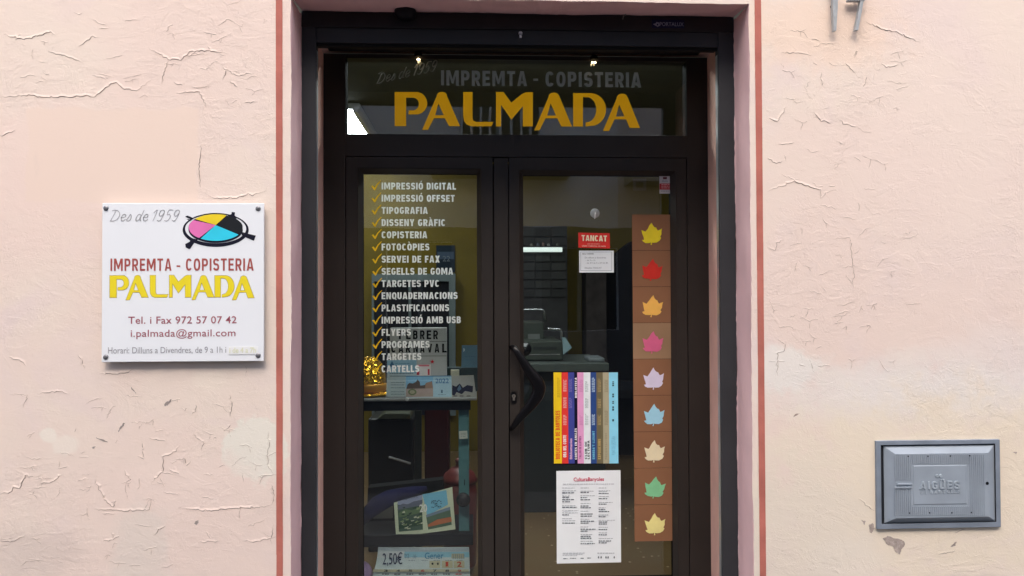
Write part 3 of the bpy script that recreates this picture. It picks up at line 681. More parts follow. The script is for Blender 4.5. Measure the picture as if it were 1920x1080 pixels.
# ------------------------------------------------------------------ papers on the doors
PW = mat("paper_white", (0.80, 0.855, 0.88), 0.6, var=0.02); DPAPER = DP-.0016
def sheet(mb, x0, y0, x1, y1, m, d=DPAPER, th=.0008):
    a, b_, c_, e = rect(x0, y0, x1, y1, d); mb.box(a, d, b_, c_, d+th, e, m)
def dash(mb, x0, x1, y, h, d, m):                    # a line of print too small to read: word-long strokes
    x = x0
    while x < x1:
        l = min(rnd.uniform(2.2, 6.5), x1-x)
        if l > .8: a, b_, c_, e = rect(x, y, x+l, y+h, d); mb.face([(a,d,b_),(c_,d,b_),(c_,d,e),(a,d,e)], m)
        x += l + rnd.uniform(.7, 1.3)
def prect(mb, x0, y0, x1, y1, d, m):
    a, b_, c_, e = rect(x0, y0, x1, y1, d); mb.face([(a,d,b_),(c_,d,b_),(c_,d,e),(a,d,e)], m)
D2 = DPAPER-.0006
RED = ink(222, 40, 30); GREY = ink(120, 130, 140); DARK = ink(60, 66, 75)
mb = MB(); a, b_, c_, e = rect(1084.5, 436.5, 1143.5, 466, DPAPER)
mb.prism([(a, b_+.004), (c_, b_), (c_, e-.002), (a, e+.001)], DPAPER, DPAPER+.0015, RED)
caps(mb, "TANCAT", 1090.5, 1138, 451.6, 440.6, D2, ink(255, 236, 200), .2, .09, tilt=-1.4)
dash(mb, 1101, 1125, 457, .9, D2, ink(250, 190, 170)); text(mb, "GREMI COMERCIAL DE PAPER", 1091, 1136, 462.3, 459.6, D2, ink(250, 200, 180), .01, tilt=-1.4)
tag(mb.build("closed_sign", weld=False), "red TANCAT sign hanging on the glass of the handled door", "sign")
mb = MB(); sheet(mb, 1086, 470, 1151, 511, PW)
mb.ring(rect(1088.5, 472.2, 1147.2, 507.5, D2), rect(1089, 472.7, 1146.7, 507, D2), D2, D2, GREY)
text(mb, "NOU HORARI", 1091.5, 1113, 477.2, 474.8, D2, DARK, .01); text(mb, "De dilluns a divendres", 1096.5, 1136, 484.5, 481.6, D2, GREY); text(mb, "- de 9 a 1h", 1098, 1116, 489.4, 486.6, D2, GREY)
text(mb, "- de 3/4 de 4 a 2/4 de 8h", 1098, 1140, 494.3, 491.6, D2, GREY); text(mb, "Dissabte TANCAT", 1096.5, 1128, 503.8, 500.8, D2, GREY)
tag(mb.build("opening_hours_card", weld=False), "white opening hours card right under the red TANCAT sign", "card")
mb = MB(); xk, zk = at(1115.5, 400, DP)
CLR = mat("clear_plastic", (0.42, 0.44, 0.42), 0.2, 0.5, var=0.15); mb.lathe((xk, DP-.012, zk), [(.004,0),(.006,.002),(.009,.006),(.020,.0095),(.0225,.0118)], CLR, 28)
cup = thing("suction_hook", "small clear suction cup hook stuck on the glass above the TANCAT sign", "hook", (xk, DP, zk)); mb.build("suction_cup", cup, smooth=True)
mb = MB(); mb.tube([(xk, DP-.010, zk), (xk-.001, DP-.018, zk-.004), (xk-.003, DP-.019, zk-.018), (xk-.004, DP-.016, zk-.028)], [.004,.0035,.0035,.002], mat("hook_white", (.7,.7,.68), .4), 8); mb.build("hook", cup, smooth=True)
mb = MB(); sheet(mb, 1236.5, 329.5, 1258, 363, mat("sticker_pale", (.62,.58,.58), .5)); prect(mb, 1236.8, 344, 1257.8, 355.5, D2, ink(190, 35, 40)); prect(mb, 1243, 332, 1250.5, 336, D2, ink(90, 25, 30))
for y_ in (345.5, 348.5, 351.8): dash(mb, 1240, 1256, y_, 1.1, D2-.0003, ink(240, 190, 190))
text(mb, "Avís", 1241, 1252, 341.5, 337.5, D2, GREY); dash(mb, 1239, 1256, 357.8, 1, D2, GREY)
tag(mb.build("alarm_sticker", weld=False), "small white and red sticker in the top corner of the handled door", "sticker")
# poster of book spines
mb = MB(); sheet(mb, 1036.5, 696.5, 1160, 871, mat("poster_black", (.010,.010,.014), .4))
SP = [(1038.3,1053,(240,205,20)),(1053,1065.4,(222,52,45)),(1065.4,1077,(58,66,150)),(1077,1082.8,(22,24,46)),(1082.8,1094.5,(226,160,205)),(1094.5,1107.4,(228,236,240)),(1107.4,1118.3,(30,66,130)),(1118.3,1130.6,(108,100,72)),(1130.6,1142,(172,166,138)),(1142,1159,(140,215,245))]
for x0, x1, c_ in SP: prect(mb, x0, 698.2, x1, 869, D2, ink(*c_))
D3 = D2-.0005
vcaps(mb, "BIBLIOTECA DE BANYOLES", 1042, 1050, 861, 770, D3, ink(225, 85, 30)); vcaps(mb, "HORA DEL CONTE", 1056, 1062, 861, 816, D3, ink(250, 245, 240))
vtext(mb, "Bibliomanies", 1068.3, 1072.8, 861, 822, D3, ink(240, 190, 215), .02); vcaps(mb, "CONTES EN ANGLÈS", 1077.8, 1082, 861.5, 803, D3, ink(240, 240, 245)); vcaps(mb, "BIBLIOTECA", 1078, 1081.8, 746, 708, D3, ink(240, 240, 245))
vcaps(mb, "TALLER DE LLETRES", 1086, 1090, 860, 818, D3, ink(140, 50, 120))
vcaps(mb, "CLUB DE", 1096.7, 1100.7, 861, 828, D3, ink(45, 60, 66)); vcaps(mb, "LECTURA", 1101.6, 1105.6, 861, 826, D3, ink(45, 60, 66))
vcaps(mb, "ENREDA'T LLEGINT", 1111, 1115.3, 861, 808, D3, ink(120, 195, 225)); vcaps(mb, "EXPOSICIONS", 1121.5, 1126.5, 861, 823, D3, ink(196, 170, 110))
vtext(mb, "P R E S E N T A C I O N S", 1135, 1138.2, 861, 812, D3, ink(110, 104, 84), 0); vtext(mb, "PUNT DE LECTURA", 1147, 1154, 853, 818, D3, ink(110, 180, 210), 0)
for x0, c_, ys in ((1045,(200,160,20),((745,708),)), (1056.5,(250,205,200),((734,712),(765,745),(797,778))), (1067,(130,120,190),((735,710),(765,746))), (1087,(190,120,170),((735,712),(797,778))), (1097.5,(150,165,170),((735,715),(765,746),(797,776))),
                  (1110,(190,215,235),((735,708),(797,776))), (1121,(180,158,110),((735,710),(765,746),(797,778))), (1134,(130,124,100),((735,712),(797,770))), (1148,(30,70,90),((770,762),(757,752),(745,738),(724,715),(790,786)))):
    for y0, y1 in ys:
        for k in range(3 if x0 != 1148 else 1):
            yy = y0
            while yy > y1+2*k:
                l = min(rnd.uniform(2, 5), yy-y1); prect(mb, x0+k*2.1, yy-l, x0+k*2.1+(1.0 if x0 != 1148 else 3.2), yy, D3, ink(*c_)); yy -= l+1
tag(mb.build("library_poster", weld=False), "poster of colourful book spines taped on the door glass beside the handle", "poster")
# programme sheet
mb = MB(); a, b_, c_, e = rect(1043.5, 882.3, 1164, 1055.5, DPAPER)
nx_, nz_ = 10, 14; g = [[(a+(c_-a)*i/nx_, DPAPER-.0012*math.sin(i*.55+1)*math.sin(j*.4)-.0004, b_+(e-b_)*j/nz_) for i in range(nx_+1)] for j in range(nz_+1)]
for j in range(nz_):
    for i in range(nx_): mb.face([g[j][i], g[j][i+1], g[j+1][i+1], g[j+1][i]], PW)
D4 = DPAPER-.0026
mb.box(a+.001, DPAPER+.0002, b_+.001, c_-.001, DPAPER+.0009, e-.001, PW)
text(mb, "CulturaBanyoles", 1075.5, 1132.5, 902.3, 895.6, D4, ink(196, 45, 85), .015)
dash(mb, 1055, 1152, 907, 1.2, D4, ink(176, 180, 188)); L1, L2 = ink(158, 166, 174), ink(86, 96, 106)
COL = {0: (1054, [914.5, (919.5,L1), (923.2,L2), (929,L1), (931.5,L2), (936,L2), (940,L2), (947.5,L1), (950.5,L2), (957,L1), (961,L1), (964.5,L2), (972,L1), (976,L1), (980,L2)]),
       1: (1088.5, [914.5, (920.5,L1), (922.7,L2), (929,L1), (932.3,L2), (936.3,L2), (943.5,L1), (948,L2), (951.3,L2), (958,L1), (963,L2), (967,L2), (973,L1), (976.5,L2), (980,L2), (987.5,L1), (991.5,L2), (995,L2), (1001.8,L1), (1005,L2), (1008.5,L2), (1014.5,L1), (1018.5,L2)]),
       2: (1122.5, [914.5, (919.8,L1), (921.5,L1), (924.5,L2), (930.5,L1), (934.2,L2), (941.5,L1), (944.5,L2), (951.5,L1), (954.5,L2), (958.3,L2), (965,L1), (968,L2), (975,L1), (978,L2), (981.7,L2), (988,L1), (992,L2), (998.5,L1), (1002,L2), (1009,L1), (1013.5,L2), (1017,L2)])}
for k, (x0, rows) in COL.items():
    for r in rows:
        y_, m_ = r if isinstance(r, tuple) else (r, L1)
        dash(mb, x0, x0+rnd.uniform(12, 28 if m_ is L2 else 31), y_, 1.5 if m_ is L2 else .9, D4, m_)
for y_ in (1036.5, 1038.5, 1041): dash(mb, 1055, 1070+rnd.uniform(10, 30), y_, .8, D4, L1)
dash(mb, 1120, 1152, 1036.5, 1.2, D4, L1)
for x0, x1, y_ in ((1056,1064,1046.5), (1069,1080,1046), (1088.5,1095,1046), (1101,1108,1045.5)): dash(mb, x0, x1, y_, 1.6, D4, ink(120,130,138))
for x0 in (1121, 1126, 1135, 1139, 1150.5): mb.flat(pts(arc(x0+1.2, 1045, 1.3, 2.2, 0, 340, 9), D4), D4, ink(100,110,120))
tag(mb.build("programme_sheet", weld=False, smooth=False), "white printed culture programme sheet under the book spine poster", "notice")
# strip of leaf cards
LEAF = [(515,235),(545,310),(585,352),(625,368),(640,410),(665,445),(715,425),(770,400),(748,470),(742,545),(705,612),(732,640),(690,705),(610,748),(520,745),(490,735),(486,795),(456,795),(470,735),(420,745),(330,740),(270,700),(245,660),(300,650),(285,580),(265,500),(245,410),(350,455),(375,420),(410,380),(460,300)]
LC = [((243,222,30),"yellow"),((208,38,22),"red"),((250,190,90),"orange"),((214,98,140),"pink"),((222,214,238),"lilac"),((165,218,240),"light blue"),((236,224,188),"cream"),((132,204,152),"green"),((238,228,150),"pale yellow")]
CARD = mat("brown_card", (0.245, 0.115, 0.058), 0.75, 0.3, var=0.07, scale=6); CARD2 = mat("tan_card", (0.30, 0.185, 0.105), 0.75, 0.3, var=0.07, scale=6)
ye = [402, 469.5, 537.5, 605.3, 673, 741.3, 809.5, 877.5, 946, 1015]
for i, (c_, nm) in enumerate(LC):
    x0, x1 = 1185.3+.55*i, 1257.3+.72*i
    dz = DPAPER - .0003*(i % 2)
    a, b_, cc, e = rect(x0, ye[i]+.3, x1, ye[i+1]-.3, dz)
    t = thing("leaf_card", "brown card with a %s paper leaf, in the column of leaf cards" % nm, "card", ((a+cc)/2, dz, (b_+e)/2), "leaf cards taped down the door glass")
    mb = MB(); mb.box(a, dz, b_, cc, dz+.0009, e, CARD2 if i == 3 else CARD); mb.build("backing_card", t)
    ox, oy = (x0+x1)/2 - 1221.3 + (1.2 if i > 3 else 0), ye[i] - 402
    an = math.radians(rnd.uniform(-4, 4)); ca, sa = math.cos(an), math.sin(an)
    LF = [(508+(x-508)*ca-(y-540)*sa+rnd.uniform(-5,5), 540+(x-508)*sa+(y-540)*ca+rnd.uniform(-5,5)) for x, y in LEAF]
    p = pts([(1185+x/13.5+ox, 400+y/13.5+oy+(.5 if i else 0)) for x, y in LF], dz-.0012)
    mb = MB(); mb.prism(p, dz-.0014, dz-.0002, ink(*c_, .6, .95)); mb.build("leaf", t)
# ------------------------------------------------------------------ sign on the wall
SD = -0.026
sb = thing("wall_sign", "white square acrylic sign for the print shop screwed on the pink wall", "sign", (at(342, 530, SD)[0], 0, at(342, 530, SD)[1]))
ACR = mat("white_acrylic", (0.80, 0.83, 0.86), 0.18, 0.5, var=0.012, scale=3)
mb = MB(); a, b_, c_, e = rect(191, 381, 494.7, 678, SD)
mb.box(a, SD, b_, c_, SD+.010, e, ACR); mb.build("panel", sb, bevel=.0015)
LD = SD-.0008
mb = MB(); BR = mat("print_brick_red", (.36,.075,.065), .4, var=.03); BR2 = mat("print_wine", (.34,.10,.13), .4, var=.03); GR = mat("print_grey", (.30,.30,.33), .4, var=.03)
GR2 = mat("print_pale_grey", (.42,.42,.45), .4, var=.03); YE = mat("print_yellow", (.80,.66,.02), .4, var=.02); OL = mat("print_olive", (.30,.24,.10), .4, var=.03)
script(mb, "Des de 1959", 206, 414.5, 20.5, LD, GR2, 0, 1.15, 1.02)
caps(mb, "IMPREMTA", 207, 321.5, 507.8, 484.8, LD, BR, .16, .16); caps(mb, "-", 331, 338, 508.5, 486, LD, BR, .14); caps(mb, "COPISTERIA", 348.5, 475.5, 507.6, 484.6, LD, BR, .16, .15)
sg = lambda x, y: (205.8 + (x-740)*(476.5-205.8)/460.0, 516.8 + (y-172.5 - (x-740)*.006)*(558.3-516.8)/64.5)
shopname(mb, LD+.0004, OL, sg, .0013); shopname(mb, LD, YE, sg)
text(mb, "Tel. i Fax 972 57 07 42", 240.5, 443.5, 607, 593.8, LD, BR2, .008, 0, 1.05); text(mb, "i.palmada@gmail.com", 245, 441.5, 631.5, 618.5, LD, BR2, .004, 0, 1.05)
text(mb, "Horari: Dilluns a Divendres, de 9 a 1h i", 202.5, 424, 662.8, 651.2, LD, GR, 0)
# covering strip, and the ink emblem: four colour wedges in a black press ring
q = rect(428.5, 649.5, 483.5, 664.5, LD); tb = MB(); tb.box(q[0], LD-.001, q[1], q[2], LD, q[3], mat("label_tape", (.80,.82,.82), .3, var=.01)); text(tb, "i de 4 a 7h", 430, 480, 661.5, 652, LD-.0016, mat("print_faded_lime", (.74,.76,.56), .5), .02); tb.build("label_tape", sb, weld=False)
mb.build("lettering", sb, weld=False); mb = MB()
INK = mat("print_ink_navy", (.014,.014,.026), .35)
EC = (404, 425.5)
def pe(l, d): return pts([(330+x/11.294, 385+y/11.294) for x, y in l], d)
oute = arc(840, 520, 700, 358, 0, 354, 60); inn = arc(840, 495, 648, 308, 0, 354, 60)
outline(mb, [pe(oute, LD), pe(inn, LD)], LD, INK)
for l in ([(330,300),(205,225),(200,245),(240,215),(380,275),(300,330),(215,290)], [(195,820),(205,890),(270,925),(300,920),(390,790),(470,720),(330,700),(290,770)], [(1100,215),(1175,185),(1180,140),(1250,150),(1240,215),(1300,260),(1200,330)], [(1370,560),(1400,640),(1480,680),(1650,750),(1690,640),(1540,605),(1500,590)]):
    outline(mb, [pe(l, LD-.0002)], LD-.0002, INK)
outline(mb, [pe([(265,470)] + arc(840,470,575,275,172,8,40) + [(1410,480)] + arc(840,520,575,275,-2,-178,40), LD-.0001)], LD-.0001, INK)
EX, EY, ERX, ERY = 840, 470, 570, 282
def wedge(a0, a1, m): outline(mb, [pe([(EX, EY-52)] + arc(EX, EY, ERX, ERY, a0, a1, 16), LD-.0004)], LD-.0004, m)
wedge(66, 140, mat("print_process_yellow", (.82,.62,.02), .4)); wedge(146, 232, mat("print_pink", (.74,.17,.44), .4)); wedge(236, 328, mat("print_cyan", (.03,.60,.80), .4)); wedge(-30, 62, mat("print_black", (.018,.02,.024), .4))
mb.build("emblem", sb, weld=False)
for px, py in ((198.7,390.5),(484,391),(198.5,669.5),(484,666.5)):
    mb = MB(); X_, Z_ = at(px, py, SD); mb.lathe((X_, SD-.004, Z_), [(.004,0),(.0085,.0012),(.0095,.004),(.006,.0042),(.006,-SD+.006)], mat("screw_steel", (.22,.22,.23), .4, metal=.6), 16); mb.build("screw", sb, smooth=True)
# ------------------------------------------------------------------ house number
NUM = mat("number_zinc", (0.40, 0.42, 0.43), 0.5, metal=0.35, var=0.15, scale=25, bump=.2)
ND = -0.030
mb = MB(); p = pts([(1561.5,-48),(1571.5,-52),(1571,12),(1568.3,57.5),(1563.5,57.5),(1561.8,12)], ND); mb.prism(p, ND, ND+.018, NUM)
p = pts([(1561.5,-48),(1552,-36),(1553.5,-31),(1562.5,-38)], ND+.001); mb.prism(p, ND+.001, ND+.017, NUM)
x_, z_ = at(1561, 9, ND+.018); mb.tube([(x_+.004, ND+.015, z_), (x_-.001, 0.004, z_-.004)], .004, mat("rusty_pin", (.10,.07,.055), .8), 8); x2, z2 = at(1566, -30, ND+.018); mb.tube([(x2, ND+.015, z2), (x2, .004, z2)], .004, NUM, 8)
tag(mb.build("house_number", loc=(at(1566,0,0)[0], 0, at(1566,0,0)[1]), bevel=.001), "metal house number digit 1 standing off the wall", "house number", "house number digits")
mb = MB(); p = pts([(1585,-52),(1628,-52),(1628,-44),(1618.5,8),(1609.5,56.5),(1603.5,56.5),(1612.5,8),(1619.5,-43),(1585,-43)], ND); mb.prism(p, ND, ND+.018, NUM)
p = pts([(1591,-3.5),(1624,-3.5),(1622,1),(1591,1)], ND-.0015); mb.prism(p, ND-.0015, ND+.0195, NUM)
for q in ((1605,-1), (1612,30)):
    x_, z_ = at(*q, ND+.018); mb.tube([(x_, ND+.015, z_), (x_, .004, z_)], .004, NUM, 8)
tag(mb.build("house_number", loc=(at(1605,0,0)[0], 0, at(1605,0,0)[1]), bevel=.001), "metal house number digit 7 with a crossbar standing off the wall", "house number", "house number digits")
# ------------------------------------------------------------------ water meter box
GB = mat("meter_grey", (0.29, 0.335, 0.385), 0.5, 0.45, var=0.10, scale=9); GBL = mat("meter_lit_letters", (0.335, 0.385, 0.43), 0.45, var=.15); GB2 = mat("meter_frame_grey", (0.20, 0.235, 0.285), 0.55, 0.4, var=0.16, scale=12, bump=.2)  # raised letters get a paler grey: light on their edges put into the colour
O_ = rect(1644, 825.5, 1876, 990.5, -.012); I_ = rect(1652.5, 833.5, 1867, 980.5, -.012)
mt = thing("meter_box", "grey water meter cover with raised lettering set low in the wall", "meter box", ((O_[0]+O_[2])/2, 0, O_[1]))
mb = MB(); mb.ring(O_, I_, -.012, -.012, GB2); mb.ring(O_, O_, -.012, .002, GB2); mb.ring(I_, I_, -.012, -.0015, mat("meter_gap", (.02,.022,.028), .8))
mb.face([(I_[0],-.0015,I_[1]),(I_[2],-.0015,I_[1]),(I_[2],-.0015,I_[3]),(I_[0],-.0015,I_[3])], _M["meter_gap"])
mb.build("frame", mt, bevel=.0015)
mb = MB(); A_ = rect(1658, 835.5, 1866, 979.5, -.006); B2 = rect(1674, 848.5, 1847, 967.5, -.006)
mb.ring(A_, B2, -.004, -.026, GB); mb.ring(A_, A_, -.004, -.0012, GB)
mb.face([(B2[0],-.026,B2[1]),(B2[2],-.026,B2[1]),(B2[2],-.026,B2[3]),(B2[0],-.026,B2[3])], GB)
n = 46
for i in range(n):
    px = 1678 + i*(1845-1678)/(n-1)
    for y0, y1 in (((851.5, 966),) if not 1709 < px < 1817 else ((851.5, 869.5), (949, 966))):
        if px < 1711: segs = ((y0, 900), (917, y1))
        else: segs = ((y0, y1),)
        for s0, s1 in segs:
            q = rect(px-.75, s0, px+.75, s1, -.026); mb.box(q[0], -.0285, q[1], q[2], -.0258, q[3], GB)
q = rect(1711.5, 871.5, 1813.5, 946.5, -.026); mb.ring(q, (q[0]+.004,q[1]+.004,q[2]-.004,q[3]-.004), -.0258, -.0278, GB)
mb.face([(q[0]+.004,-.0278,q[1]+.004),(q[2]-.004,-.0278,q[1]+.004),(q[2]-.004,-.0278,q[3]-.004),(q[0]+.004,-.0278,q[3]-.004)], GB)
for y_ in (907.5, 913.8):
    q = rect(1681 if y_ < 910 else 1677, y_-1.6, 1709, y_+1.6, -.026); mb.box(q[0], -.031, q[1], q[2], -.0258, q[3], GB)
HO = mat("hole_black", (.006,.006,.008), .8)
for px, py in ((1703,855.5),(1740,855.5),(1782,855),(1818.5,854.5),(1705.5,962),(1743,961.5),(1785,961.5),(1821.5,961)):
    X_, Z_ = at(px, py, -.0285); mb.lathe((X_, -.0292, Z_), [(.0028,0),(.0028,.002)], HO, 10)
lid = mb.build("lid", mt, bevel=.0007)
mb = MB()
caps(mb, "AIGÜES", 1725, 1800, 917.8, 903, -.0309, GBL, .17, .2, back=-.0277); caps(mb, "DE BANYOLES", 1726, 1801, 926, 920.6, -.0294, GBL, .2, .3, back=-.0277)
for px in (1757.5, 1764.5):
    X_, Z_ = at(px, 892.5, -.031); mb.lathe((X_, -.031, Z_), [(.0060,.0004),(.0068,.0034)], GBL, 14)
mb.build("lettering", lid)
mb = MB(); X_, Z_ = at(1850.5, 906, -.024); mb.lathe((X_, -.0275, Z_), [(.0055,0),(.0065,.002),(.0065,.006)], HO, 16); mb.build("keyhole", lid)
# ------------------------------------------------------------------ shop interior
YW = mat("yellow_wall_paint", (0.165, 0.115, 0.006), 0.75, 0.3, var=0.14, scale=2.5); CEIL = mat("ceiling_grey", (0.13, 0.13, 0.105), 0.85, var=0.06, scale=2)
BD = 4.6
def ribbon(name, polys, m):
    b = MB()
    for p in polys: b.face(p, m)
    return b.build(name, bl, weld=False)
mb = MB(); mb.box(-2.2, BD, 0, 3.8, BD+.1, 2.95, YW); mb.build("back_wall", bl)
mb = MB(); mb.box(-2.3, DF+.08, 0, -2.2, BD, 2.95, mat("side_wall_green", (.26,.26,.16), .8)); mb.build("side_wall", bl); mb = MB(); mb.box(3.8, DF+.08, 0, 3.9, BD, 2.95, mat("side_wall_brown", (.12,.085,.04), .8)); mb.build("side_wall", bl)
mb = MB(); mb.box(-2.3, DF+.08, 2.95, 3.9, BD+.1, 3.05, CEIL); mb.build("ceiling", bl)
mb = MB()
IW = mat("inner_plaster", (.35, .32, .22), .85)
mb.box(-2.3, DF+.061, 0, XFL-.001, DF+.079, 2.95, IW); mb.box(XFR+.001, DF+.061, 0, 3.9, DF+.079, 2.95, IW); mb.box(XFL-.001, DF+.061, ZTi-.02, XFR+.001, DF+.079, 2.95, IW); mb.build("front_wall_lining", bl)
def floor_material():
    m = bpy.data.materials.new("brown_terrazzo"); m.use_nodes = True
    N, L = m.node_tree.nodes, m.node_tree.links; b = N["Principled BSDF"]; b.inputs["Roughness"].default_value = .35
    tc = N.new("ShaderNodeTexCoord"); v = N.new("ShaderNodeTexVoronoi"); v.inputs["Scale"].default_value = 22; v.inputs["Randomness"].default_value = 1
    mp = N.new("ShaderNodeMapping"); mp.inputs["Scale"].default_value = (1, 1.0, 1); L.new(tc.outputs["Object"], mp.inputs[0]); L.new(mp.outputs[0], v.inputs["Vector"])
    r = N.new("ShaderNodeMapRange"); r.inputs["From Min"].default_value = .10; r.inputs["From Max"].default_value = .22; r.inputs["To Min"].default_value = 1; r.inputs["To Max"].default_value = 0; L.new(v.outputs["Distance"], r.inputs["Value"])
    sel = N.new("ShaderNodeMath"); sel.operation = 'GREATER_THAN'; sel.inputs[1].default_value = .72
    sp = N.new("ShaderNodeSeparateColor"); L.new(v.outputs["Color"], sp.inputs[0]); L.new(sp.outputs[0], sel.inputs[0])
    mu = N.new("ShaderNodeMath"); mu.operation = 'MULTIPLY'; L.new(r.outputs[0], mu.inputs[0]); L.new(sel.outputs[0], mu.inputs[1])
    n = N.new("ShaderNodeTexNoise"); n.inputs["Scale"].default_value = 3; L.new(tc.outputs["Object"], n.inputs["Vector"])
    a = N.new("ShaderNodeMix"); a.data_type = 'RGBA'; a.inputs[6].default_value = (.15, .080, .032, 1); a.inputs[7].default_value = (.17, .115, .05, 1); L.new(n.outputs["Fac"], a.inputs[0])
    c = N.new("ShaderNodeMix"); c.data_type = 'RGBA'; c.inputs[7].default_value = (.62, .50, .36, 1); L.new(mu.outputs[0], c.inputs[0]); L.new(a.outputs[2], c.inputs[6]); L.new(c.outputs[2], b.inputs["Base Color"])
    return m
mb = MB(); mb.box(-2.3, DF+.02, -.1, 3.9, BD, 0.0, floor_material()); fl = mb.build("floor"); fl['kind'] = 'structure'
# ceiling lamps
TUBE = mat("lamp_white", (.8, .8, .8), .5, emit=(.92, .97, 1.0), estr=15.0); WARM = mat("lamp_warm", (.8, .7, .5), .5, emit=(1, .74, .40), estr=6.0); LH = mat("lamp_housing", (.50, .51, .52), .4)
t = thing("ceiling_light", "bright fluorescent ceiling light seen through the corner of the transom", "ceiling light", (-1.0, 3.6, 2.95), "ceiling lights in the shop")
x0, y0 = -1.12, 2.98
mb = MB(); mb.box(x0, y0, 2.905, x0+.25, y0+1.25, 2.949, LH); mb.build("housing", t, bevel=.004)
mb = MB(); mb.box(x0+.02, y0+.02, 2.892, x0+.19, y0+1.23, 2.904, TUBE); mb.build("diffuser", t)
mb = MB(); mb.box(x0+.20, y0, 2.880, x0+.235, y0+1.25, 2.904, ALU); mb.build("reflector", t)
t = thing("ceiling_light", "added fluorescent fill light just inside the doors, unseen above the top of the transom", "ceiling light", (.3, 1.4, 2.95), "ceiling lights in the shop")
x0, y0 = -.85, 1.28  # unseen lamp added to brighten the shop and shine through the vinyl letters
mb = MB(); mb.box(x0, y0, 2.905, x0+2.3, y0+.22, 2.949, LH); mb.build("housing", t, bevel=.004)
mb = MB(); mb.box(x0+.02, y0+.02, 2.892, x0+2.28, y0+.20, 2.904, TUBE); mb.build("diffuser", t)
# warm spots under the transom head
for px, py in ((784.5,111.5),(1113.5,117)):
    x_, z_ = at(px, py, DF-.01)
    t = thing("spotlight", "tiny warm lit spot at the %s of the transom head" % ("Des de 1959 end" if px < 900 else "COPISTERIA end"), "spotlight", (x_, DF-.01, z_), "spotlights under the shutter box")
    mb = MB(); mb.lathe((x_, DF-.018, z_+.010), [(.016,0),(.018,.004),(.018,.014),(.010,.020)], GASK, 16, 'Z'); mb.build("housing", t)
    mb = MB()
    if px < 900: mb.ball((x_, DF-.0065, z_+.001), .0075, WARM, 12, (1,.8,.75))
    else:
        mb.ball((x_-.0058, DF-.0050, z_+.001), .0044, WARM, 12); mb.ball((x_+.0068, DF-.0050, z_+.001), .0044, WARM, 12)
    mb.build("bulb", t, smooth=True)
# back of the shop: glazed partition, poster, cabinet, machine
FRM = mat("pale_blue_frame", (.15, .19, .20), .5); DK = mat("dark_interior", (.018, .020, .028), .4); DK2 = mat("dark_interior_warm", (.028,.024,.024), .6)
d = BD-.10
t = thing("glazed_partition", "pale grey framed window with dark panes behind the lightbox", "window", (at(775,690,d)[0], d, 1.0))
mb = MB(); q = rect(697, 513, 854, 780, d); i2 = rect(701, 527.5, 842, 780, d)
mb.box(q[0], d, q[1], i2[0], d+.06, q[3], FRM); mb.box(i2[2], d, q[1], q[2], d+.06, q[3], FRM); mb.box(i2[0]+.0005, d+.002, i2[3], i2[2]-.0005, d+.058, q[3]-.002, FRM)
a = rect(766, 527.5, 770.5, 780, d); mb.box(a[0], d+.004, a[1], a[2], d+.05, i2[3]-.0005, FRM); mb.build("window_frame", t)
mb = MB(); mb.box(i2[0], d+.062, i2[1], i2[2], d+.07, i2[3], DK)
for px in range(712, 842, 19): a = rect(px, 528, px+1.2, 780, d+.055); mb.box(a[0], d+.055, a[1], a[2], d+.0615, a[3], DK2)
for py in range(545, 780, 22): a = rect(702, py, 841, py+1.2, d+.055); mb.box(a[0], d+.0535, a[1], a[2], d+.0545, a[3], DK2)
mb.build("window_panes", t)
mb = MB(); d = BD-.012; sheet(mb, 818, 460, 853, 511, ink(32, 44, 56, .5), d, .004); prect(mb, 820, 472, 851, 486, d-.002, ink(52, 72, 96)); text(mb, "22", 830, 844, 490, 480, d-.003, ink(110, 120, 128))
tag(mb.build("wall_poster", weld=False), "small dark blue poster on the yellow wall above the partition", "poster")
d = BD-.45
t = thing("storage_cabinet", "tall dark grey cabinet of small drawers against the yellow wall", "cabinet", (at(1020,690,d)[0], d, 0))
mb = MB(); q = rect(940, 424, 1064, 690, d); GC = mat("cabinet_grey", (.060, .058, .060), .6, var=.2, scale=7); mb.box(q[0], d, 0.0, q[2], BD-.002, q[3], GC); mb.build("carcass", t)
for r in range(7):
    for c_ in range(4):
        x0 = 945 + c_*29.5; y0 = 430 + r*16.5 + (14 if r > 1 else 0)
        mb = MB(); a = rect(x0, y0, x0+26.5, y0+13.5, d); mb.box(a[0], d-.02, a[1], a[2], d-.0004, a[3], mat("drawer_grey_%d" % ((r*3+c_*2) % 4), (.050+.008*((r*3+c_*2) % 4),)*3, .6)); mb.build("drawer", t)
t = thing("fluorescent_tube", "lit white fluorescent tube across the dark cabinet", "tube light", (at(1015,468,d)[0], d-.1, at(1015,468,d)[1]))
mb = MB(); a = rect(930, 463.8, 1054, 472.6, d-.10); mb.tube([(a[0], d-.10, (a[1]+a[3])/2), (a[2], d-.10, (a[1]+a[3])/2)], (a[3]-a[1])/2, mat("tube_lit", (.8,.8,.8), .5, emit=(.84,.97,.93), estr=.42), 12); mb.build("tube", t)
mb = MB(); mb.box(a[0], d-.085, a[3]-.006, a[2]+.02, d-.022, a[3]+.012, GC); mb.build("housing", t)
for k, (px, c_) in enumerate(((997,(.22,.21,.18)), (1009,(.10,.12,.16)), (1019,(.17,.10,.08)), (1029,(.30,.30,.28)), (1046,(.12,.12,.10)))):
    X_, Z_ = at(px, 461, d-.075); hgt = .016+.006*(k % 3)
    mb = MB(); mb.lathe((X_, d-.055, a[3]+.0125), [(.012,0),(.013,.002),(.013,hgt),(.008,hgt+.004),(.008,hgt+.01)], mat("jar_%d" % k, c_, .3), 12, 'Z')
    tag(mb.build("ink_jar", smooth=True), ("pale", "blue grey", "reddish", "white", "dark olive")[k]+" little ink jar standing on the lit tube's housing", "jar", "ink jars over the lit tube")
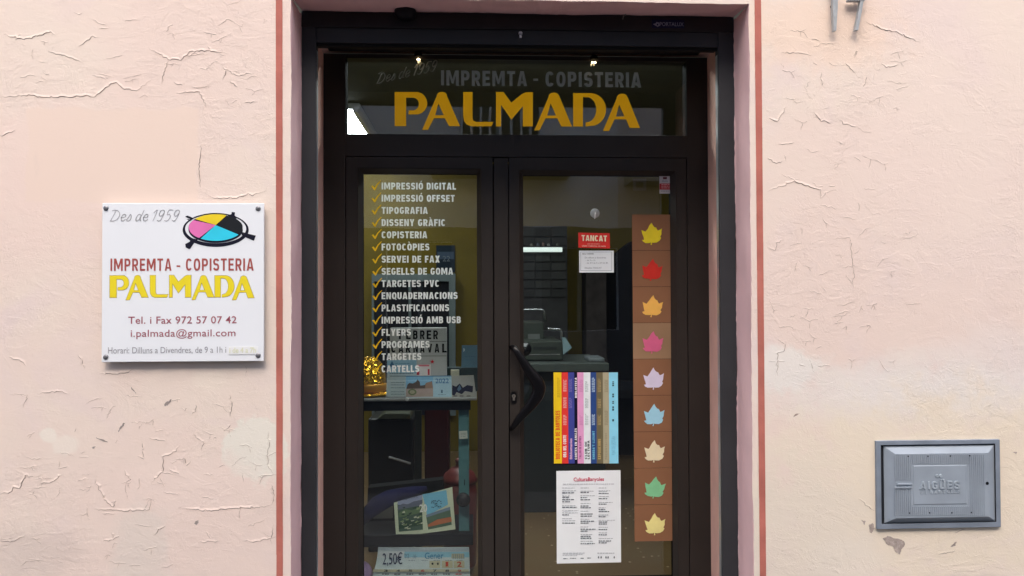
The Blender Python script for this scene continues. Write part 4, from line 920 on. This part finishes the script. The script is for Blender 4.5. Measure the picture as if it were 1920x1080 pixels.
mb = MB(); d = BD-.012; sheet(mb, 990, 545, 1041, 579, ink(150, 152, 160, .5), d, .004); prect(mb, 990.5, 545.5, 1040.5, 556, d-.002, ink(110, 135, 165)); mb.flat(pts([(990.5,562),(1003,556),(1014,560),(1026,554),(1040.5,558),(1040.5,578),(990.5,578)], d-.003), d-.003, ink(105, 104, 112))
tag(mb.build("landscape_print", weld=False), "pale landscape print on the yellow wall behind the machine", "picture")
# pillar, dark doorway
mb = MB(); d = BD-.5; q = rect(1100, 484, 1137, 700, d); mb.box(q[0], d, 0, q[2], d+.3, q[3], mat("pillar_stone", (.060,.050,.049), .7, var=.3, scale=9)); tag(mb.build("pillar", loc=(q[0], d, 0)), "grey brown stone pillar between the yellow wall and the dark passage", "pillar")
mb = MB(); d = BD-.3; q = rect(1137.5, 440, 1290, 700, d)
p0 = at(1137.5, 489, d); p1 = at(1186, 452, d); mb.prism([(p0[0], 0), (p0[0]+2.2, 0), (p0[0]+2.2, p1[1]+.55), (p1[0], p1[1]), p0], d, d+.25, mat("dark_curtain", (.006,.006,.008), .9)); tag(mb.build("dark_curtain", loc=(p0[0], d, 0)), "black curtain with a sloping top edge beside the stone pillar", "curtain")
mb = MB(); d = BD-.02; a = rect(1186, 336, 1211, 358, d); mb.ring(a, (a[0]+.03,a[1]+.03,a[2]-.03,a[3]-.03), d-.02, d-.02, mat("brown_trim", (.20,.14,.06), .6)); tag(mb.build("picture_frame"), "small empty brown frame high on the back wall", "frame")
# machine with chrome rails
d = 2.55
PG = mat("machine_grey_green", (.058,.066,.055), .5, var=.1); PG2 = mat("machine_dark", (.035,.038,.036), .5)
t = thing("binding_machine", "stepped grey-green print machine with chrome rails behind the handle", "machine", (at(1015,700,d)[0], d, 0))
mb = MB()
q = rect(930, 604, 1020, 645, d+.35); mb.box(q[0], d+.35, q[1], q[2], d+.8, q[3], PG)
q = rect(930, 640, 1056, 676, d); mb.box(q[0], d, q[1], q[2], d+.75, q[3], PG)
q = rect(930, 674, 1050, 683, d+.02); mb.box(q[0], d+.02, q[1], q[2], d+.7, q[3], PG2)
mb.build("machine_body", t, bevel=.008)
mb = MB(); q = rect(1000, 650, 1044, 655, d-.003); mb.box(q[0], d-.003, q[1], q[2], d+.002, q[3], PG2); q = rect(985, 664, 1050, 665.5, d-.002); mb.box(q[0], d-.002, q[1], q[2], d+.002, q[3], ALU); mb.build("feed_slot", t)
mb = MB(); q = rect(990, 626, 1012, 637, d+.345); mb.box(q[0], d+.343, q[1], q[2], d+.352, q[3], mat("panel_pale", (.16,.17,.165), .4)); mb.build("control_panel", t)
for px0, px1, py, pe_, dd in ((930, 1014, 580.5, 603, d+.40), (1027, 1046, 617.3, 660, d+.02)):
    mb = MB(); A0 = at(px0, py, dd); A1 = at(px1, py, dd); A2 = at(px1+7, py+7, dd); A3 = at(px1+8.5, pe_, dd)
    mb.tube([(A0[0], dd, A0[1]), (A1[0], dd, A1[1]), ((A1[0]+A2[0])/2+.005, dd, (A1[1]+A2[1])/2+.009), (A2[0], dd, A2[1]), (A3[0], dd, A3[1])], .011, mat("chrome_rail", (.45,.46,.47), .25, metal=.9), 10); mb.build("chrome_rail", t, smooth=True)
mb = MB(); p = pts([(1054,632),(1060,633),(1072.5,652),(1056,665)], d-.02); mb.prism(p, d-.02, d-.012, ink(140, 165, 172)); tag(mb.build("paper_sheaf", loc=(p[0][0], d-.02, p[0][1])), "pale blue sheaf of paper leaning at the end of the machine", "paper")
t = thing("shop_counter", "grey shop counter under the print machine", "counter", (at(1050,700,2.35)[0], 2.4, 0))
mb = MB(); d = 2.35; q = rect(930, 682, 1142, 697, d); mb.box(q[0], d, q[1], q[2], d+.9, q[3], mat("counter_top_pale", (.085,.098,.088), .45)); mb.build("counter_top", t, bevel=.004)
mb = MB(); mb.box(q[0]+.02, d+.05, 0.0, q[2]-.02, d+.88, q[1]-.0005, mat("counter_front", (.035,.040,.042), .5, var=.1, scale=2)); mb.build("counter_body", t)
mb = MB(); q = rect(1104, 676, 1134, 684, d+.1); mb.box(q[0], d+.1, at(1100,682,d)[1]+.001, q[2], d+.35, q[3]+.02, mat("paper_tray_grey", (.17,.19,.20), .5)); tag(mb.build("paper_tray", loc=(q[0], d+.1, q[1]), bevel=.01), "low grey paper tray on the counter in front of the pillar", "tray")
# ------------------------------------------------------------------ window display behind the ticked list
d = 0.87
SHF = mat("shelf_dark", (.008,.010,.014), .35); 
xl_, zt_ = at(640, 747.5, d); xr_, _ = at(894, 747.5, d)
sh = thing("display_shelf", "dark display shelf standing inside the door glass", "shelf", ((xl_+xr_)/2, d+.15, 0))
mb = MB(); mb.box(xl_, d-.02, zt_-.012, xr_, d+.32, zt_, mat("shelf_top_grey", (.20,.205,.21), .3)); mb.build("shelf_top", sh, bevel=.003)
mb = MB(); mb.box(xl_, d-.005, zt_-.06, xr_-.03, d+.01, zt_-.0125, SHF); mb.build("apron", sh)
z1_ = at(780, 1000, d)[1]; z2_ = at(780, 1022, d)[1]
mb = MB(); mb.box(xl_, d-.02, z2_, xr_-.02, d+.32, z1_, SHF); mb.build("lower_shelf", sh, bevel=.003)
TEAL = mat("teal_post", (.085,.205,.235), .4, var=.08)
mb = MB(); q = rect(860, 752, 879.5, 1003, d+.02); mb.box(q[0], d+.02, z1_+.001, q[2], d+.05, zt_-.0125, TEAL); post = mb.build("post", sh, bevel=.002)
mb = MB(); q = rect(870.2, 899, 871.8, 910, d+.02); mb.box(q[0], d+.0185, q[1], q[2], d+.0195, q[3], HO); mb.build("slot", post)
mb = MB(); X_, Z_ = at(868.5, 937, d-.02); mb.ball((X_, d-.02, Z_), .034, mat("knob_black_gloss", (.014,.014,.016), .25), 22); mb.build("knob", sh, smooth=True)
mb = MB(); dd = d-.01; p = pts([(860.5,808.5),(876,807.5),(877,822),(861.5,823.3)], dd); mb.prism(p, dd, dd+.001, ink(190, 196, 190)); 
for y_ in (812, 815, 818): dash(mb, 864, 874, y_, .7, dd-.0006, GREY)
tag(mb.build("price_tag", weld=False), "small white tag stuck on the teal shelf post", "tag")
mb = MB(); X_, Z_ = at(763.5, 748.5, d-.022); mb.lathe((X_, d-.030, Z_), [(.0055,0),(.0085,.002),(.0085,.010)], ALU, 14); mb.build("screw_cap", sh)
# lightbox
dd = d+.20
lb = thing("cinema_lightbox", "grey letter lightbox reading FEBRER CARNAVAL behind the list", "lightbox", (at(784,700,dd)[0], dd, zt_))
LBP = mat("lightbox_face", (.50,.51,.52), .4, var=.03)
mb = MB(); q = rect(731, 614.5, 837.5, 703.5, dd); mb.box(q[0], dd, zt_+.0005, q[2], dd+.05, q[3], LBP); mb.build("box", lb, bevel=.003)
mb = MB(); dk = ink(28, 30, 36)
for y_ in (640.5, 667.6): prect(mb, 731.5, y_-.5, 837, y_+.5, dd-.0008, ink(90, 92, 95))
for s_, xs0, yb, yt in (("FEBRER", (748, 761.5, 774.5, 787.5, 800, 812.5), 636, 619.5), ("CARNAVAL", (733.5, 747.5, 761, 775, 787.5, 801.5, 815, 829), 661, 644.5)):
    for ch, x0 in zip(s_, xs0): caps(mb, ch, x0, x0+8.6, yb, yt, dd-.001, dk, .19)
st = []
for k in range(10):
    r_2 = 4.6 if k % 2 == 0 else 1.9; st.append((810.5+r_2*math.sin(math.pi*k/5), 678.3-r_2*math.cos(math.pi*k/5)))
mb.flat(pts(st, dd-.001), dd-.001, ink(200, 20, 40)); mb.build("lettering", lb, weld=False)
# gold sequin hat
dd = d+.12; X_, Z_ = at(690, 745, dd)
GOLD = bpy.data.materials.new("gold_sequins"); GOLD.use_nodes = True
_N, _L = GOLD.node_tree.nodes, GOLD.node_tree.links; _b = _N["Principled BSDF"]; _b.inputs["Metallic"].default_value = .9; _b.inputs["Roughness"].default_value = .22
_b.inputs["Base Color"].default_value = (.85, .50, .06, 1)
_b.inputs["Base Color"].default_value = (.80, .42, .03, 1)
_tc = _N.new("ShaderNodeTexCoord"); _v = _N.new("ShaderNodeTexVoronoi"); _v.inputs["Scale"].default_value = 150; _L.new(_tc.outputs["Object"], _v.inputs["Vector"])
_vm = _N.new("ShaderNodeVectorMath"); _vm.operation = 'SUBTRACT'; _vm.inputs[1].default_value = (.5,.5,.5); _L.new(_v.outputs["Color"], _vm.inputs[0])
_vs = _N.new("ShaderNodeVectorMath"); _vs.operation = 'SCALE'; _vs.inputs["Scale"].default_value = 1.1; _L.new(_vm.outputs[0], _vs.inputs[0])
_g = _N.new("ShaderNodeNewGeometry"); _va = _N.new("ShaderNodeVectorMath"); _L.new(_g.outputs["Normal"], _va.inputs[0]); _L.new(_vs.outputs[0], _va.inputs[1])
_vn = _N.new("ShaderNodeVectorMath"); _vn.operation = 'NORMALIZE'; _L.new(_va.outputs[0], _vn.inputs[0]); _L.new(_vn.outputs[0], _b.inputs["Normal"])
ht = thing("sequin_hat", "gold sequin party hat at the end of the display shelf", "hat", (X_, dd, zt_))
mb = MB(); mb.lathe((X_, dd, zt_+.002), [(.112,.014),(.116,.006),(.112,.012),(.094,.014),(.086,.020)], GOLD, 40, 'Z'); mb.build("brim", ht, smooth=True)
mb = MB(); mb.lathe((X_, dd, zt_+.002), [(.086,.020),(.089,.055),(.085,.105),(.072,.150),(.052,.176),(.028,.188),(.006,.190)], GOLD, 40, 'Z'); mb.build("crown", ht, smooth=True)
mb = MB(); mb.lathe((X_, dd, zt_+.002), [(.0870,.022),(.0910,.025),(.0930,.056),(.0890,.060)], mat("gold_satin", (.55,.26,.03), .35, metal=.5), 40, 'Z'); mb.build("hat_band", ht, smooth=True)
# leaning cards and calendars
def pic(name, label, cat, quad, dd, base, draw, lean=.02, th=.004, group=None):
    m_ = MB(); p = pts(quad, dd); m_.prism(p, dd, dd+th, base); draw(m_, dd-.0008); o = m_.build(name, weld=False); return tag(o, label, cat, group)
def dr_leaflet(m_, z):
    m_.flat(pts([(726,675.5),(781,674),(780.5,700),(725.5,700)], z), z, ink(150, 190, 215)); m_.flat(pts([(729,687),(735,677),(739,684),(738,688)], z-.0006), z-.0006, ink(60, 110, 150))
    for y_ in (699.5, 704.5): dash(m_, 731, 776, y_, 1.4, z-.0006, ink(90, 110, 120))
    for y_ in (716.5, 721, 726.5, 734, 738.5): dash(m_, 733, 759, y_, 1.2, z-.0006, ink(110, 130, 135))
    for y_ in (681, 685): dash(m_, 741, 768, y_, 1.5, z-.0006, ink(110, 150, 180))
pic("leaflet", "pale blue printed leaflet standing beside the gold hat", "leaflet", [(724,745.5),(781,745.5),(781.5,674),(727,675)], d+.06, ink(190, 205, 212), dr_leaflet)
def dr_pink(m_, z): prect(m_, 781, 684, 805, 687, z, ink(235, 120, 135)); prect(m_, 780, 696, 786.5, 703, z, ink(215, 50, 70)); prect(m_, 802, 692, 805.5, 703, z, ink(215, 60, 80))
pic("gift_card", "small white card with pink edges behind the 2022 calendar", "card", [(779,746),(807,746),(807.5,683.5),(779,684)], d+.10, ink(235, 225, 225), dr_pink)
def dr_2022(m_, z):
    prect(m_, 761, 706, 846.5, 728, z, ink(140, 195, 235)); prect(m_, 812, 706, 846.5, 744, z-.0003, ink(180, 214, 236)); prect(m_, 761, 728, 812, 744, z-.0003, ink(190, 170, 165))
    m_.flat(pts([(762,729),(764,721),(768,718),(774,719),(780,716),(783,711.5),(787,716),(788,723),(796,722),(801,718),(810,714.5),(812,728)], z-.0006), z-.0006, ink(98, 84, 78)); m_.flat(pts([(797,728),(798,718),(810,715),(812,728)], z-.0009), z-.0009, ink(165, 135, 120))
    m_.flat(pts(arc(773, 735, 8, 6, 0, 345, 16), z-.001), z-.001, ink(120, 132, 95)); m_.flat(pts(arc(773, 735, 5, 3.6, 0, 345, 14), z-.0013), z-.0013, ink(180, 175, 150))
    text(m_, "2022", 816.5, 841.5, 718.5, 710, z-.001, ink(40, 110, 170), .01); text(m_, "1", 827, 830, 737, 731, z-.001, ink(70, 110, 140)); dash(m_, 821, 836, 739.5, .9, z-.001, GREY); prect(m_, 761, 704.3, 846.5, 706, z-.0006, ink(90, 130, 170))
pic("desk_calendar", "blue 2022 desk calendar with a town view at the front of the shelf", "calendar", [(760.5,746.5),(847,745.5),(846.5,704),(761,705.5)], d+.01, ink(205, 222, 235), dr_2022)
def dr_bw(m_, z):
    m_.flat(pts([(849,708),(887,706),(886,723),(848,722)], z), z, ink(170, 172, 172)); m_.flat(pts([(847.5,740),(848,722),(855,725),(862,719),(868,727),(876,722),(887,724),(886,736),(872,733),(866,739),(856,735),(852,742)], z-.0005), z-.0005, ink(40, 42, 66)); m_.flat(pts([(857,730),(862,721),(865,729),(860,734)], z-.0008), z-.0008, ink(90, 120, 150))
    for x_ in (850, 862, 875): prect(m_, x_, 741, x_+7, 744, z-.0005, ink(130, 128, 132))
pic("photo_calendar", "tilted black and white photo calendar at the edge of the shelf", "calendar", [(846,746),(893,744),(888,703.5),(846,705)], d+.03, ink(175, 175, 172), dr_bw)
def dr_blue(m_, z): dash(m_, 872, 891, 668, 1.3, z, ink(70, 110, 140)); dash(m_, 872, 889, 674, 1.2, z, ink(80, 120, 145)); m_.flat(pts([(869,652),(872,656),(869,660)], z), z, ink(210, 225, 230))
pic("blue_card", "dull blue card standing behind the photo calendar", "card", [(865,689),(900,689),(900,647),(866,647.5)], d+.24, ink(92, 128, 150), dr_blue)
mb = MB(); dd = d+.24; q = rect(822, 690, 900, 745, dd); mb.box(q[0], dd+.003, zt_+.0005, q[2]-.01, dd+.07, at(860,689.5,dd)[1], mat("box_dark_teal", (.04,.06,.065), .5)); tag(mb.build("storage_box", loc=(q[0], dd, zt_), bevel=.004), "dark teal box on the shelf under the blue card", "box")
mb = MB(); dd = d+.18; q = rect(845, 693.5, 861, 704, dd); mb.box(q[0], dd, zt_+.0005, q[2], dd+.03, q[3], ink(180, 178, 160)); tag(mb.build("paper_block", loc=(q[0], dd, zt_), bevel=.002), "cream block of notes behind the photo calendar", "notepad")
# under the shelf
CRM = ink(206, 214, 190)
def dr_2050(m_, z):
    m_.flat(pts([(745,945),(792,932),(793,993),(748,997)], z), z, ink(60, 90, 74)); m_.flat(pts([(745,940),(792,927.5),(792,943),(746,947)], z-.0003), z-.0003, ink(150, 158, 190))
    m_.flat(pts([(746,950),(755,944),(764,946),(776,940),(792,937),(792.3,947),(746.5,956)], z-.0004), z-.0004, ink(96, 104, 128)); m_.flat(pts([(748,962),(760,955),(772,957),(792,950),(792.5,960),(770,966),(748.5,970)], z-.0005), z-.0005, ink(92, 120, 84)); m_.flat(pts([(748,985),(765,974),(780,978),(792.5,972),(793,984),(770,988),(748,992)], z-.0005), z-.0005, ink(48, 78, 62))
    for k in range(34):
        x_, y_ = rnd.uniform(748, 786), rnd.uniform(950, 992); m_.flat(pts([(x_, y_), (x_+rnd.uniform(4,9), y_-rnd.uniform(1,3)), (x_+rnd.uniform(4,8), y_+1), (x_+1, y_+1.6)], z-.0006), z-.0006, rnd.choice([ink(140, 160, 110), ink(200, 205, 180), ink(40, 66, 58)]))
    m_.flat(pts([(792,927),(837,919),(840,946),(801,967)], z), z, ink(120, 190, 225)); m_.flat(pts([(797,966),(844,952),(847,984),(803,993)], z-.0003), z-.0003, ink(80, 108, 90)); m_.flat(pts([(802,984),(820,974),(846,969),(847,978),(803,988)], z-.0006), z-.0006, ink(190, 110, 70)); m_.flat(pts([(797,966),(820,958),(844,950),(844,956),(800,970)], z-.0006), z-.0006, ink(120, 140, 165))
    m_.flat(pts([(791,944),(795,943),(803,993),(793,994)], z-.0008), z-.0008, CRM)
    text(m_, "20", 787, 801, 960, 946.5, z-.0012, ink(245, 245, 245), .02, tilt=3)
    for x0, L5 in ((808, [(8,0),(5,0),(2,1),(1.5,4),(5,4),(8,6),(8,10),(5,12.5),(2,12)]), (818, [(5,0),(8.5,2),(9,6),(7.5,11),(4,12),(1,10),(.6,6),(2,2)])):
        for u, v in L5: m_.flat(pts(arc(x0+u, 939+v-(x0-808)*.08, 1.15, 1.15, 0, 315, 7), z-.0012), z-.0012, ink(16, 30, 48))
    for k in range(6): text(m_, "GIRONA"[k], 755+k*5, 758+k*5, 938-k*.9, 934-k*.9, z-.001, ink(50, 60, 90))
pic("landscape_calendar", "tilted cream calendar with two landscape pictures numbered 20 and 50", "calendar", [(742.5,1007),(854,992.5),(848,913.5),(738.5,943)], d-.01, CRM, dr_2050)
# wall calendar, curling at the bottom
dd = d-.015; mb = MB(); CALW = ink(196, 210, 218)
rows = [(1026,709,879.5,0.0),(1040,708,880,.0),(1056,705,880.5,-.004),(1070,701.5,881,-.010),(1085,697,882,-.018),(1130,690,884,-.03),(1200,686,886,-.03)]
prev = None
for y_, xa, xb, oy in rows:
    A_ = at(xa, y_, dd); B3 = at(xb, y_, dd); cur = ((A_[0], dd+oy, A_[1]), (B3[0], dd+oy, B3[1]))
    if prev: mb.face([prev[0], prev[1], cur[1], cur[0]], CALW); mb.face([(p[0], p[1]+.003, p[2]) for p in (prev[0], prev[1], cur[1], cur[0])], CALW)
    prev = cur
z = dd-.006
z = dd-.0012
mb.flat(pts([(759,1034.5),(879.5,1035),(880,1049),(757,1048.5)], z), z, ink(150, 202, 228)); mb.flat(pts([(709,1027),(879,1027),(879.5,1034),(760,1034.5),(709,1031)], z), z, ink(180, 192, 205))
mb.flat(pts([(708.5,1034),(757,1034),(757,1049),(707,1049)], z-.0002), z-.0002, ink(215, 222, 230))
text(mb, "22", 758.5, 767.5, 1046.5, 1038.5, z-.0006, ink(120, 150, 170)); text(mb, "Gener", 796.5, 831.5, 1048, 1036.5, z-.0006, ink(60, 135, 180), .01)
for k in range(3):
    q = math.pi*k/3; cxx, cyy = 777.5, 1043.5; ux, uy = 4.2*math.cos(q), 4.2*math.sin(q); nx, ny = -uy*.12, ux*.12
    mb.flat(pts([(cxx-ux+nx,cyy-uy+ny),(cxx+ux+nx,cyy+uy+ny),(cxx+ux-nx,cyy+uy-ny),(cxx-ux-nx,cyy-uy-ny)], z-.0006-.0001*k), z-.0006-.0001*k, ink(130, 165, 190))
text(mb, "2,50€", 717.5, 754.5, 1058.5, 1037.5, z-.006, ink(28, 38, 84), .0)
prect(mb, 846.5, 1038, 870.5, 1048.8, z-.0005, ink(186, 186, 160))
for x_ in range(849, 870, 4): prect(mb, x_, 1039, x_+1.6, 1048, z-.0009, ink(140, 150, 160))
z2 = dd-.010; BEI = ink(200, 196, 170)
for x_ in (805, 828.5, 850.5): mb.flat(pts([(x_, 1051.5), (x_+20.5, 1051.5), (x_+20.5, 1065), (x_, 1065)], z2), z2, BEI)
text(mb, "1", 835.5, 840.5, 1062, 1053.5, z2-.001, ink(205, 70, 50), .02); text(mb, "2", 857, 865.5, 1062.5, 1053.5, z2-.001, ink(205, 70, 50), .02)
mb.flat(pts(arc(811, 1057, 2, 2, 0, 330, 10), z2-.001), z2-.001, dk); mb.flat(pts(arc(821, 1057, 1.6, 2.4, 0, 330, 10), z2-.001), z2-.001, dk)
z3 = dd-.020
mb.flat(pts([(700,1067.5),(879,1067.5),(879,1072.5),(699,1072.5)], z3), z3, BEI)
for k, n_ in enumerate(("3", "4", "5", "6", "7", "8", "9")):
    x_ = 720+k*23; text(mb, n_, x_, x_+7, 1072, 1068.2, z3-.001, ink(190, 60, 60) if k in (3, 6) else ink(50, 54, 60), .03); dash(mb, x_-4, x_+9, 1075.5, 2.0, z3-.004, ink(190, 60, 60) if k == 6 else ink(60, 64, 70))
for x_ in (768, 792, 815, 837, 858): dash(mb, x_-2, x_+10, 1050.2, .9, z-.003, GREY)
tag(mb.build("wall_calendar", weld=False), "January page calendar priced 2,50€ hanging at the bottom of the display", "calendar")
mb = MB(); X_, Z_ = at(676, 1080, d); mb.ball((X_, d+.02, Z_), .056, mat("lilac_rubber", (.42,.28,.50), .35), 24, (1, 1, 1.15)); mb.lathe((X_, d+.02, Z_-.075), [(.004,0),(.007,.004),(.004,.012)], mat("lilac_rubber", (.42,.28,.50), .35), 10, 'Z'); tag(mb.build("balloon", smooth=True, loc=(X_, d+.02, Z_)), "lilac balloon at the foot of the display", "balloon")
# bags, folded cloth, machines further in
NAVY = mat("navy_cloth", (.016,.018,.075), .8, var=.25, scale=12)
mb = MB(); dd = d+.04
pth = [(672,985,0),(690,962,-.01),(708,946,-.02),(730,934,-.02),(752,926,-.01),(775,921,.0),(800,916,.03)]
mb.tube([(at(x, y, dd+o)[0], dd+o, at(x, y, dd+o)[1]) for x, y, o in pth], [.020,.034,.042,.040,.030,.024,.012], NAVY, 14, 0.5); tag(mb.build("folded_scarf", smooth=True), "navy blue cloth draped over the corner of the landscape calendar", "cloth")
mb = MB(); dd = d+.22; p = pts([(690,915),(830,900),(838,1000),(686,1000)], dd); mb.prism(p, dd, dd+.08, mat("dark_stock", (.005,.006,.008), .6)); q = rect(700, 950, 736, 972, dd-.01); mb.box(q[0], dd-.012, q[1], q[2], dd-.0005, q[3], mat("label_faded", (.09,.09,.08), .6)); tag(mb.build("stock_box", weld=False), "dark cardboard box with a faded label behind the landscape calendar", "box")
dd = 1.62; t = thing("office_printer", "dark printer with grey-green lid seen under the display shelf", "printer", (at(725,900,dd)[0], dd, 0))
mb = MB(); q = rect(690, 785, 775, 905, dd); mb.box(q[0], dd, 0, q[2], dd+.5, q[3], mat("printer_black", (.016,.017,.018), .35)); mb.build("printer_body", t, bevel=.01)
mb = MB(); p = pts([(706,786),(770,786),(768,775.5),(722,775)], dd-.03); mb.prism(p, dd-.03, dd+.45, mat("printer_lid", (.07,.075,.055), .4)); mb.build("lid", t, bevel=.004)
mb = MB(); A_ = at(729,857,dd-.02); B3 = at(770,869,dd-.02); mb.tube([(A_[0], dd-.02, A_[1]), (B3[0], dd-.02, B3[1])], .0065, ALU, 8); mb.build("paper_guide", t)
mb = MB(); q = rect(779, 768, 791, 905, dd); mb.box(q[0], dd-.05, 0, q[2], dd-.01, at(780,768,dd)[1], mat("post_grey_green", (.035,.040,.037), .5)); tag(mb.build("shelf_upright", loc=(q[0], dd, 0)), "grey green metal upright beside the printer", "upright")
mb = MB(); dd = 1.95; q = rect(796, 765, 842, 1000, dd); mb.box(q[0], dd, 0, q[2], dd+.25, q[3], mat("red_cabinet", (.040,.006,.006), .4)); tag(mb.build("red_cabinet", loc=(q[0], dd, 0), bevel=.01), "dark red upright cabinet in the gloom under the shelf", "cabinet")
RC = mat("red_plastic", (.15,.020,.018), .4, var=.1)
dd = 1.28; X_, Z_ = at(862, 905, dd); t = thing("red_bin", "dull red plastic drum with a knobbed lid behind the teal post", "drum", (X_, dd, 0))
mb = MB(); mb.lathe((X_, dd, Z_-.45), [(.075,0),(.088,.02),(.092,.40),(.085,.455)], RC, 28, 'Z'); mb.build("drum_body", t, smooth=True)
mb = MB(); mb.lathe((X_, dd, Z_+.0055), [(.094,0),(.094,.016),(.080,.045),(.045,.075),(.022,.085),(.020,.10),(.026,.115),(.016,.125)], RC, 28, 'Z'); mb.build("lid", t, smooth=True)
# ------------------------------------------------------------------ street and the house opposite (seen in the glass)
ASP = mat("asphalt", (.055,.055,.056), .9, var=.2, scale=30, bump=.4, bscale=120); PAV = mat("pavement_stone", (.16,.155,.15), .85, var=.1, scale=3)
mb = MB(); mb.box(-60, -60, -.3, 60, -1.6, -.14, ASP); o = mb.build("street"); o['kind'] = 'structure'
mb = MB(); mb.box(-40, -1.6, -.3, 40, DF+.019, -.001, mat("dark_paving", (.085,.085,.09), .85, var=.15, scale=4)); o = mb.build("pavement"); o['kind'] = 'structure'
OY = -9.6
mb = MB(); mb.box(-40, OY+.02, -.3, 40, OY+1.5, -.01, PAV); o = mb.build("far_pavement"); o['kind'] = 'structure'
ob = thing("town_house", "grey rendered house across the street with an iron balcony, reflected in the glass", "house", (0.5, OY, 0))
RW = mat("grey_render", (.78,.78,.80), .9, var=.12, scale=1.2, bump=.3); RW2 = mat("beige_render", (.72,.62,.56), .9, var=.1, scale=1.2, bump=.3); PLIN = mat("dark_stone_plinth", (.10,.10,.105), .8, var=.2, scale=2); DKW = mat("dark_window_glass", (.02,.025,.03), .08)
mb = MB()
holes = [(-4.2,-3.1,.2,2.4),(-1.6,-.4,0,2.5),(1.2,2.6,.9,2.4),(-.25,1.15,3.75,6.1),(-3.3,-2.2,3.75,5.9),(3.4,4.5,3.75,6.0),(-.2,1.1,6.9,8.4),(-3.3,-2.2,6.9,8.2),(3.4,4.5,6.9,8.3)]
xs2 = sorted(set([-14, 14] + [h[0] for h in holes] + [h[1] for h in holes])); zs2 = sorted(set([0, 2.75, 10.4] + [h[2] for h in holes] + [h[3] for h in holes]))
for i in range(len(xs2)-1):
    for j in range(len(zs2)-1):
        xm, zm = (xs2[i]+xs2[i+1])/2, (zs2[j]+zs2[j+1])/2
        if any(h[0] < xm < h[1] and h[2] < zm < h[3] for h in holes): continue
        mb.face([(xs2[i],OY,zs2[j]),(xs2[i+1],OY,zs2[j]),(xs2[i+1],OY,zs2[j+1]),(xs2[i],OY,zs2[j+1])], PLIN if zm < 2.75 else RW2 if xm > 2.7 else RW)
for h in holes: mb.ring((h[0],h[2],h[1],h[3]), (h[0],h[2],h[1],h[3]), OY, OY-.22, RW)
mb.face([(-14,OY,10.4),(14,OY,10.4),(14,OY-8,10.4),(-14,OY-8,10.4)], RW); mb.build("wall", ob)
for h in holes:
    mb = MB(); mb.box(h[0], OY-.26, h[2], h[1], OY-.221, h[3], DKW)
    xm = (h[0]+h[1])/2; mb.box(xm-.04, OY-.22, h[2], xm+.04, OY-.19, h[3], FRM); mb.build("window", ob)
mb = MB(); mb.box(-14, OY+.002, 10.2, 14, OY+.55, 10.38, mat("eaves", (.30,.22,.16), .8)); mb.build("eaves", ob)
IRON = mat("balcony_iron", (.80,.80,.80), .5); SLAB = mat("balcony_slab", (.36,.34,.32), .9)
mb = MB(); mb.box(-.75, OY+.002, 3.62, 1.65, OY+.8, 3.76, SLAB); mb.box(2.7, OY+.002, 3.5, 5.3, OY+.75, 3.74, SLAB); mb.build("balcony_slab", ob)
mb = MB()
for x0, x1, yy in ((-.70, 1.60, OY+.76),):
    for z_ in (3.86, 4.78): mb.tube([(x0, yy, z_), (x1, yy, z_)], .016, IRON, 6)
    for k in range(15): x_ = x0+(x1-x0)*k/14; mb.tube([(x_, yy, 3.76), (x_, yy, 4.78)], .021, IRON, 6)
    for x_ in (x0, x1): mb.tube([(x_, yy, 4.78), (x_, OY, 4.78)], .016, IRON, 6)
mb.build("balcony_railing", ob)
